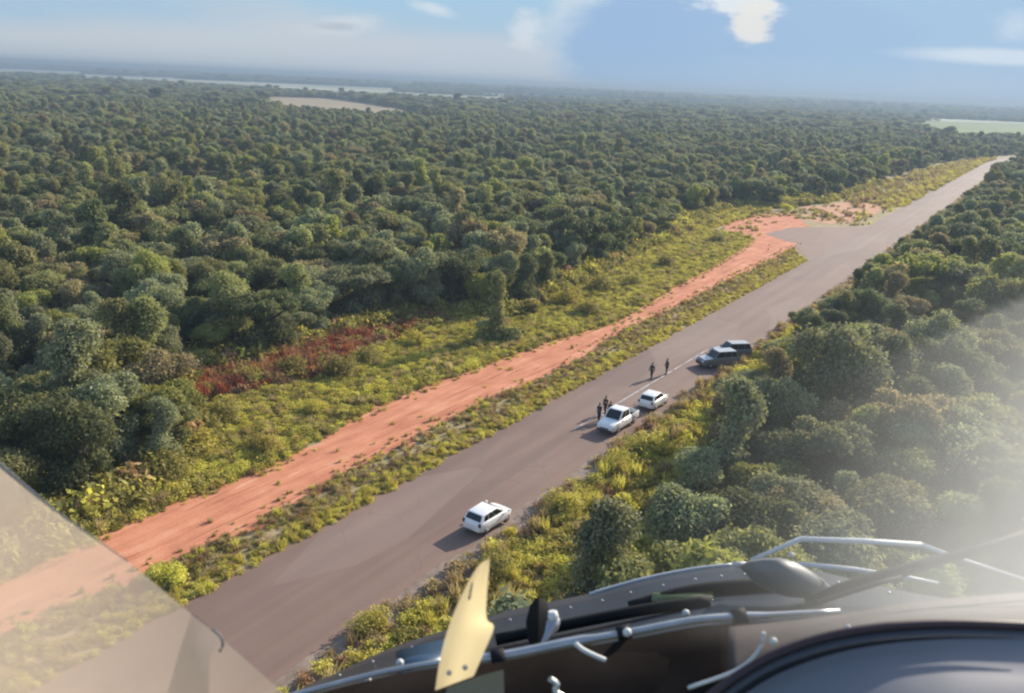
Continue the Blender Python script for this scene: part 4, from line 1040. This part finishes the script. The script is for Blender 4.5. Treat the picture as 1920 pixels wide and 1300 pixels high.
# white-edged wiper box, grey housing, wiper arm
htube('frame_rail', [(1408, 1051, 1.45), (1502, 1011, 1.45), (1620, 1015, 1.45), (1728, 1022, 1.45)], [.0036, .0046, .0048, .0046], M_edge)
htube('frame_rail', [(1728, 1022, 1.45), (1800, 1048, 1.42), (1930, 1090, 1.38)], [.004, .0028, .0022], M_edge)
htube('frame_rail', [(1498, 1058, 1.4), (1600, 1068, 1.4), (1700, 1083, 1.38), (1760, 1094, 1.37)], [.0046, .0042, .0036, .002], M_edge)
htube('frame_rail', [(1374, 1058, 1.5), (1402, 1058, 1.5)], .0042, M_edge)
b = bmesh.new(); rg = []
for px, y0, y1, dp in ((1385, 1062, 1080, 1.42), (1402, 1052, 1098, 1.39), (1432, 1046, 1112, 1.37), (1462, 1046, 1120, 1.36), (1492, 1054, 1122, 1.37), (1520, 1070, 1118, 1.39), (1545, 1088, 1112, 1.42)):
    rg.append([cpt(px + q * 6, y0 + (y1 - y0) * f, dp - dz) for f, dz, q in ((0, -.01, 0), (.06, .018, 0), (.35, .030, 1), (.75, .026, 2), (1, .0, 3), (1, -.03, 3), (.5, -.05, 2), (.02, -.03, 0))])
loft(b, rg); bmesh.ops.recalc_face_normals(b, faces=b.faces[:]); hpart('wiper_housing', b, M_grey, None, 50)
htube('wiper_arm', [(1510, 1128, 1.30), (1570, 1106, 1.30), (1640, 1086, 1.31), (1740, 1056, 1.32), (1840, 1030, 1.33), (1960, 990, 1.34)], [.004, .009, .011, .009, .0075, .007], M_rubber)
htube('wiper_arm', [(1440, 1152, 1.26), (1540, 1128, 1.27), (1640, 1096, 1.28), (1690, 1082, 1.29)], [.003, .0035, .004, .003], M_rubber)
# olive mounting under the yellow panel
b = bmesh.new(); loft(b, [[cpt(x, y, d) for x, y in ((838, 1290), (905, 1266), (944, 1256), (946, 1330), (830, 1330))] for d in (.93, .99)]); bmesh.ops.recalc_face_normals(b, faces=b.faces[:]); hpart('mounting', b, M_olive)

# windscreen: sun glare painted as a pale film on the right part of the glazing
def film_mat(name, col, make_fac, rough_spec=0.04):
    m, nt = mat(name)
    t = nd(nt, 'ShaderNodeTexCoord')
    fac = make_fac(nt, t)
    tr = nd(nt, 'ShaderNodeBsdfTransparent', {0: (1, 1, 1, 1)})
    tl = nd(nt, 'ShaderNodeBsdfTranslucent', {0: (*col, 1)})
    ms = nd(nt, 'ShaderNodeMixShader', {0: fac, 1: tr.outputs[0], 2: tl.outputs[0]})
    out(nt, ms.outputs[0]); return m
def wind_fac(nt, t):
    a = nd(nt, 'ShaderNodeAttribute', attribute_name='dust_or_glare').outputs['Fac']
    n = noise(nt, t.outputs['Object'], 5.0, 3, 0.5); n2 = noise(nt, t.outputs['Object'], 60, 3, 0.6)
    f = mth(nt, 'MULTIPLY', a, mth(nt, 'ADD', 0.72, mth(nt, 'ADD', mth(nt, 'MULTIPLY', n, 0.4), mth(nt, 'MULTIPLY', n2, 0.12))))
    return mth(nt, 'MINIMUM', f, 0.95)
M_film = film_mat('glare_perspex', (0.66, 0.69, 0.70), wind_fac)
def glare_at(px, py):
    # painted glare starts at a line from the right edge to the housing, strongest lower right
    d = ((px - 1920) * 0.405 + (py - 560) * 0.914)                      # px below the upper glare line
    d2 = ((px - 1480) * 0.93 + (py - 1000) * 0.37)                      # px right of the left glare line
    ss = lambda x, lo, hi: (lambda q: q * q * (3 - 2 * q))(min(1, max(0, (x - lo) / (hi - lo))))
    base = 0.075 * ss(d, -220, 60) * ss(d2, -330, 160) * ss(px, 1085, 1400) * ss(py, 400, 560)
    base *= 1 - ss(py, 1165, 1225); q = 1 - ss(py, 1140 - (px - 1400) * 0.03, 1210 - (px - 1400) * 0.05)
    return base + q * ( 0.26 * ss(d, -6, 6) * ss(d2, -60, 360) * ss(px, 1345, 1500) + 0.24 * ss(d, 0, 160) * ss(d2, 150, 480))
NX, NY = 60, 60
vs, fs, dv = [], [], []
for j in range(NY + 1):
    for i in range(NX + 1):
        u, v = i / NX, j / NY
        px = 1080 + 950 * u; py = 400 + (840 - 50 * u) * v
        vs.append(tuple(cpt(px, py, 1.02 - 0.08 * u + 0.10 * (1 - v) ** 2))); dv.append(glare_at(px, py))
for j in range(NY):
    for i in range(NX):
        a = j * (NX + 1) + i; fs.append((a, a + 1, a + NX + 2, a + NX + 1))
me = mesh_from('windscreen', vs, fs); at = me.attributes.new('dust_or_glare', 'FLOAT', 'POINT'); at.data.foreach_set('value', np.array(dv, np.float32))
o = obj('windscreen', me, M_film); o.parent = heli; o.matrix_parent_inverse = Matrix.Translation(-heli.location); me.shade_smooth()

# milky side window pane in the lower left corner, its seal and a shadow band behind it
def milky_fac(nt, t):
    n = noise(nt, t.outputs['Object'], 3.0, 3, 0.5); n2 = noise(nt, t.outputs['Object'], 45, 3, 0.6)
    return mth(nt, 'ADD', 0.36, mth(nt, 'ADD', mth(nt, 'MULTIPLY', n, 0.30), mth(nt, 'MULTIPLY', n2, 0.06)))
M_milky = film_mat('milky_perspex', (0.95, 0.80, 0.67), milky_fac)
edge = [(-40, 838), (0, 872), (55, 918), (100, 955), (160, 997), (240, 1053), (300, 1102), (345, 1140), (420, 1202), (480, 1254), (560, 1325)]
sw_ = hsheet('side_window', [[(x, y, .80 + .02 * i / 10) for i, (x, y) in enumerate(edge)], [(x - 130, y + 170, .78) for x, y in edge], [(x - 330, y + 420, .75) for x, y in edge]], M_milky, 0.0)
sw_.modifiers.remove(sw_.modifiers[0])
htube('window_seal', [(x, y, .80) for x, y in edge[:6]], [.0020, .0018, .0014, .0010, .0008, .0005], M_grey)
hsheet('shadow_band', [[(360, 1150, .90), (412, 1190, .90)], [(335, 1225, .88), (392, 1240, .88)], [(308, 1320, .86), (390, 1320, .86)]], simple('shadow_band_tone', (0.06, 0.042, 0.045), 0.8), 0.003)  # dark sheet standing in for a frame's shadow on the pane
htube('clip', [(x, y, .80) for x, y in dense([(398, 1180), (412, 1192), (418, 1208), (412, 1222)], 10)], .0012, M_grey)

# yellow upright panel at the base of the glazing, a separate piece
L_ = dense([(918, 1047), (898, 1060), (876, 1095), (853, 1145), (835, 1195), (823, 1247), (816, 1295)], 22)
R_ = dense([(918, 1047), (916, 1078), (913, 1110), (912, 1160), (926, 1176), (908, 1222), (888, 1268)], 22)
b = bmesh.new(); g = []
for (a, c) in zip(L_, R_):
    g.append([b.verts.new(cpt(a[0] + (c[0] - a[0]) * f, a[1] + (c[1] - a[1]) * f, .90 - .03 * f + .012 * math.sin(f * math.pi))) for f in np.linspace(0, 1, 7)])
for A, B in zip(g, g[1:]):
    for i in range(6): b.faces.new((A[i], A[i + 1], B[i + 1], B[i]))
bmesh.ops.remove_doubles(b, verts=b.verts[:], dist=1e-5)
m, nt = mat('yellow_plastic')
t = nd(nt, 'ShaderNodeTexCoord'); n = noise(nt, t.outputs['Object'], 8, 3, 0.5)
cc = mixc(nt, n, (0.62, 0.50, 0.26), (0.74, 0.62, 0.38))
ms = nd(nt, 'ShaderNodeMixShader', {0: 0.6, 1: nd(nt, 'ShaderNodeBsdfPrincipled', {'Base Color': cc, 'Roughness': 0.45}).outputs[0], 2: nd(nt, 'ShaderNodeBsdfTranslucent', {0: cc}).outputs[0]})
out(nt, ms.outputs[0])
yp = obj('yellow_panel', b, m, None, 60)
tag(yp, 'pale yellow curved blade-shaped panel standing upright in front of the silver rod', 'panel')
b = bmesh.new(); loft(b, [[cpt(x, y, .872 + dz) for x, y in ((884, 1092), (887, 1094), (882, 1124), (877, 1126))] for dz in (0, .006)]); bmesh.ops.recalc_face_normals(b, faces=b.faces[:])
for px_, py_ in ((842, 1262), (872, 1252)):
    b2 = bmesh.new(); bmesh.ops.create_uvsphere(b2, u_segments=8, v_segments=6, radius=.003); bmesh.ops.translate(b2, vec=cpt(px_, py_, .878), verts=b2.verts[:]); obj('screw', b2, M_rod, yp)
o = obj('slot', b, simple('slot_dark', (0.25, 0.19, 0.09), 0.8), yp)

# ------------------------------------------------------------------ haze: the air between here and the horizon
b = bmesh.new(); add_box(b, -26000, 26000, -26000, 26000, -1.5, 44)
m, nt = mat('haze')
vol = nd(nt, 'ShaderNodeVolumePrincipled', {'Color': (0.30, 0.39, 0.49, 1), 'Density': HAZE_DENSITY, 'Anisotropy': 0.2})
nd(nt, 'ShaderNodeOutputMaterial', {'Volume': vol.outputs[0]})
o = obj('haze', b, m); tag(o, 'thin bluish haze fading the far woodland', 'haze', kind='stuff')
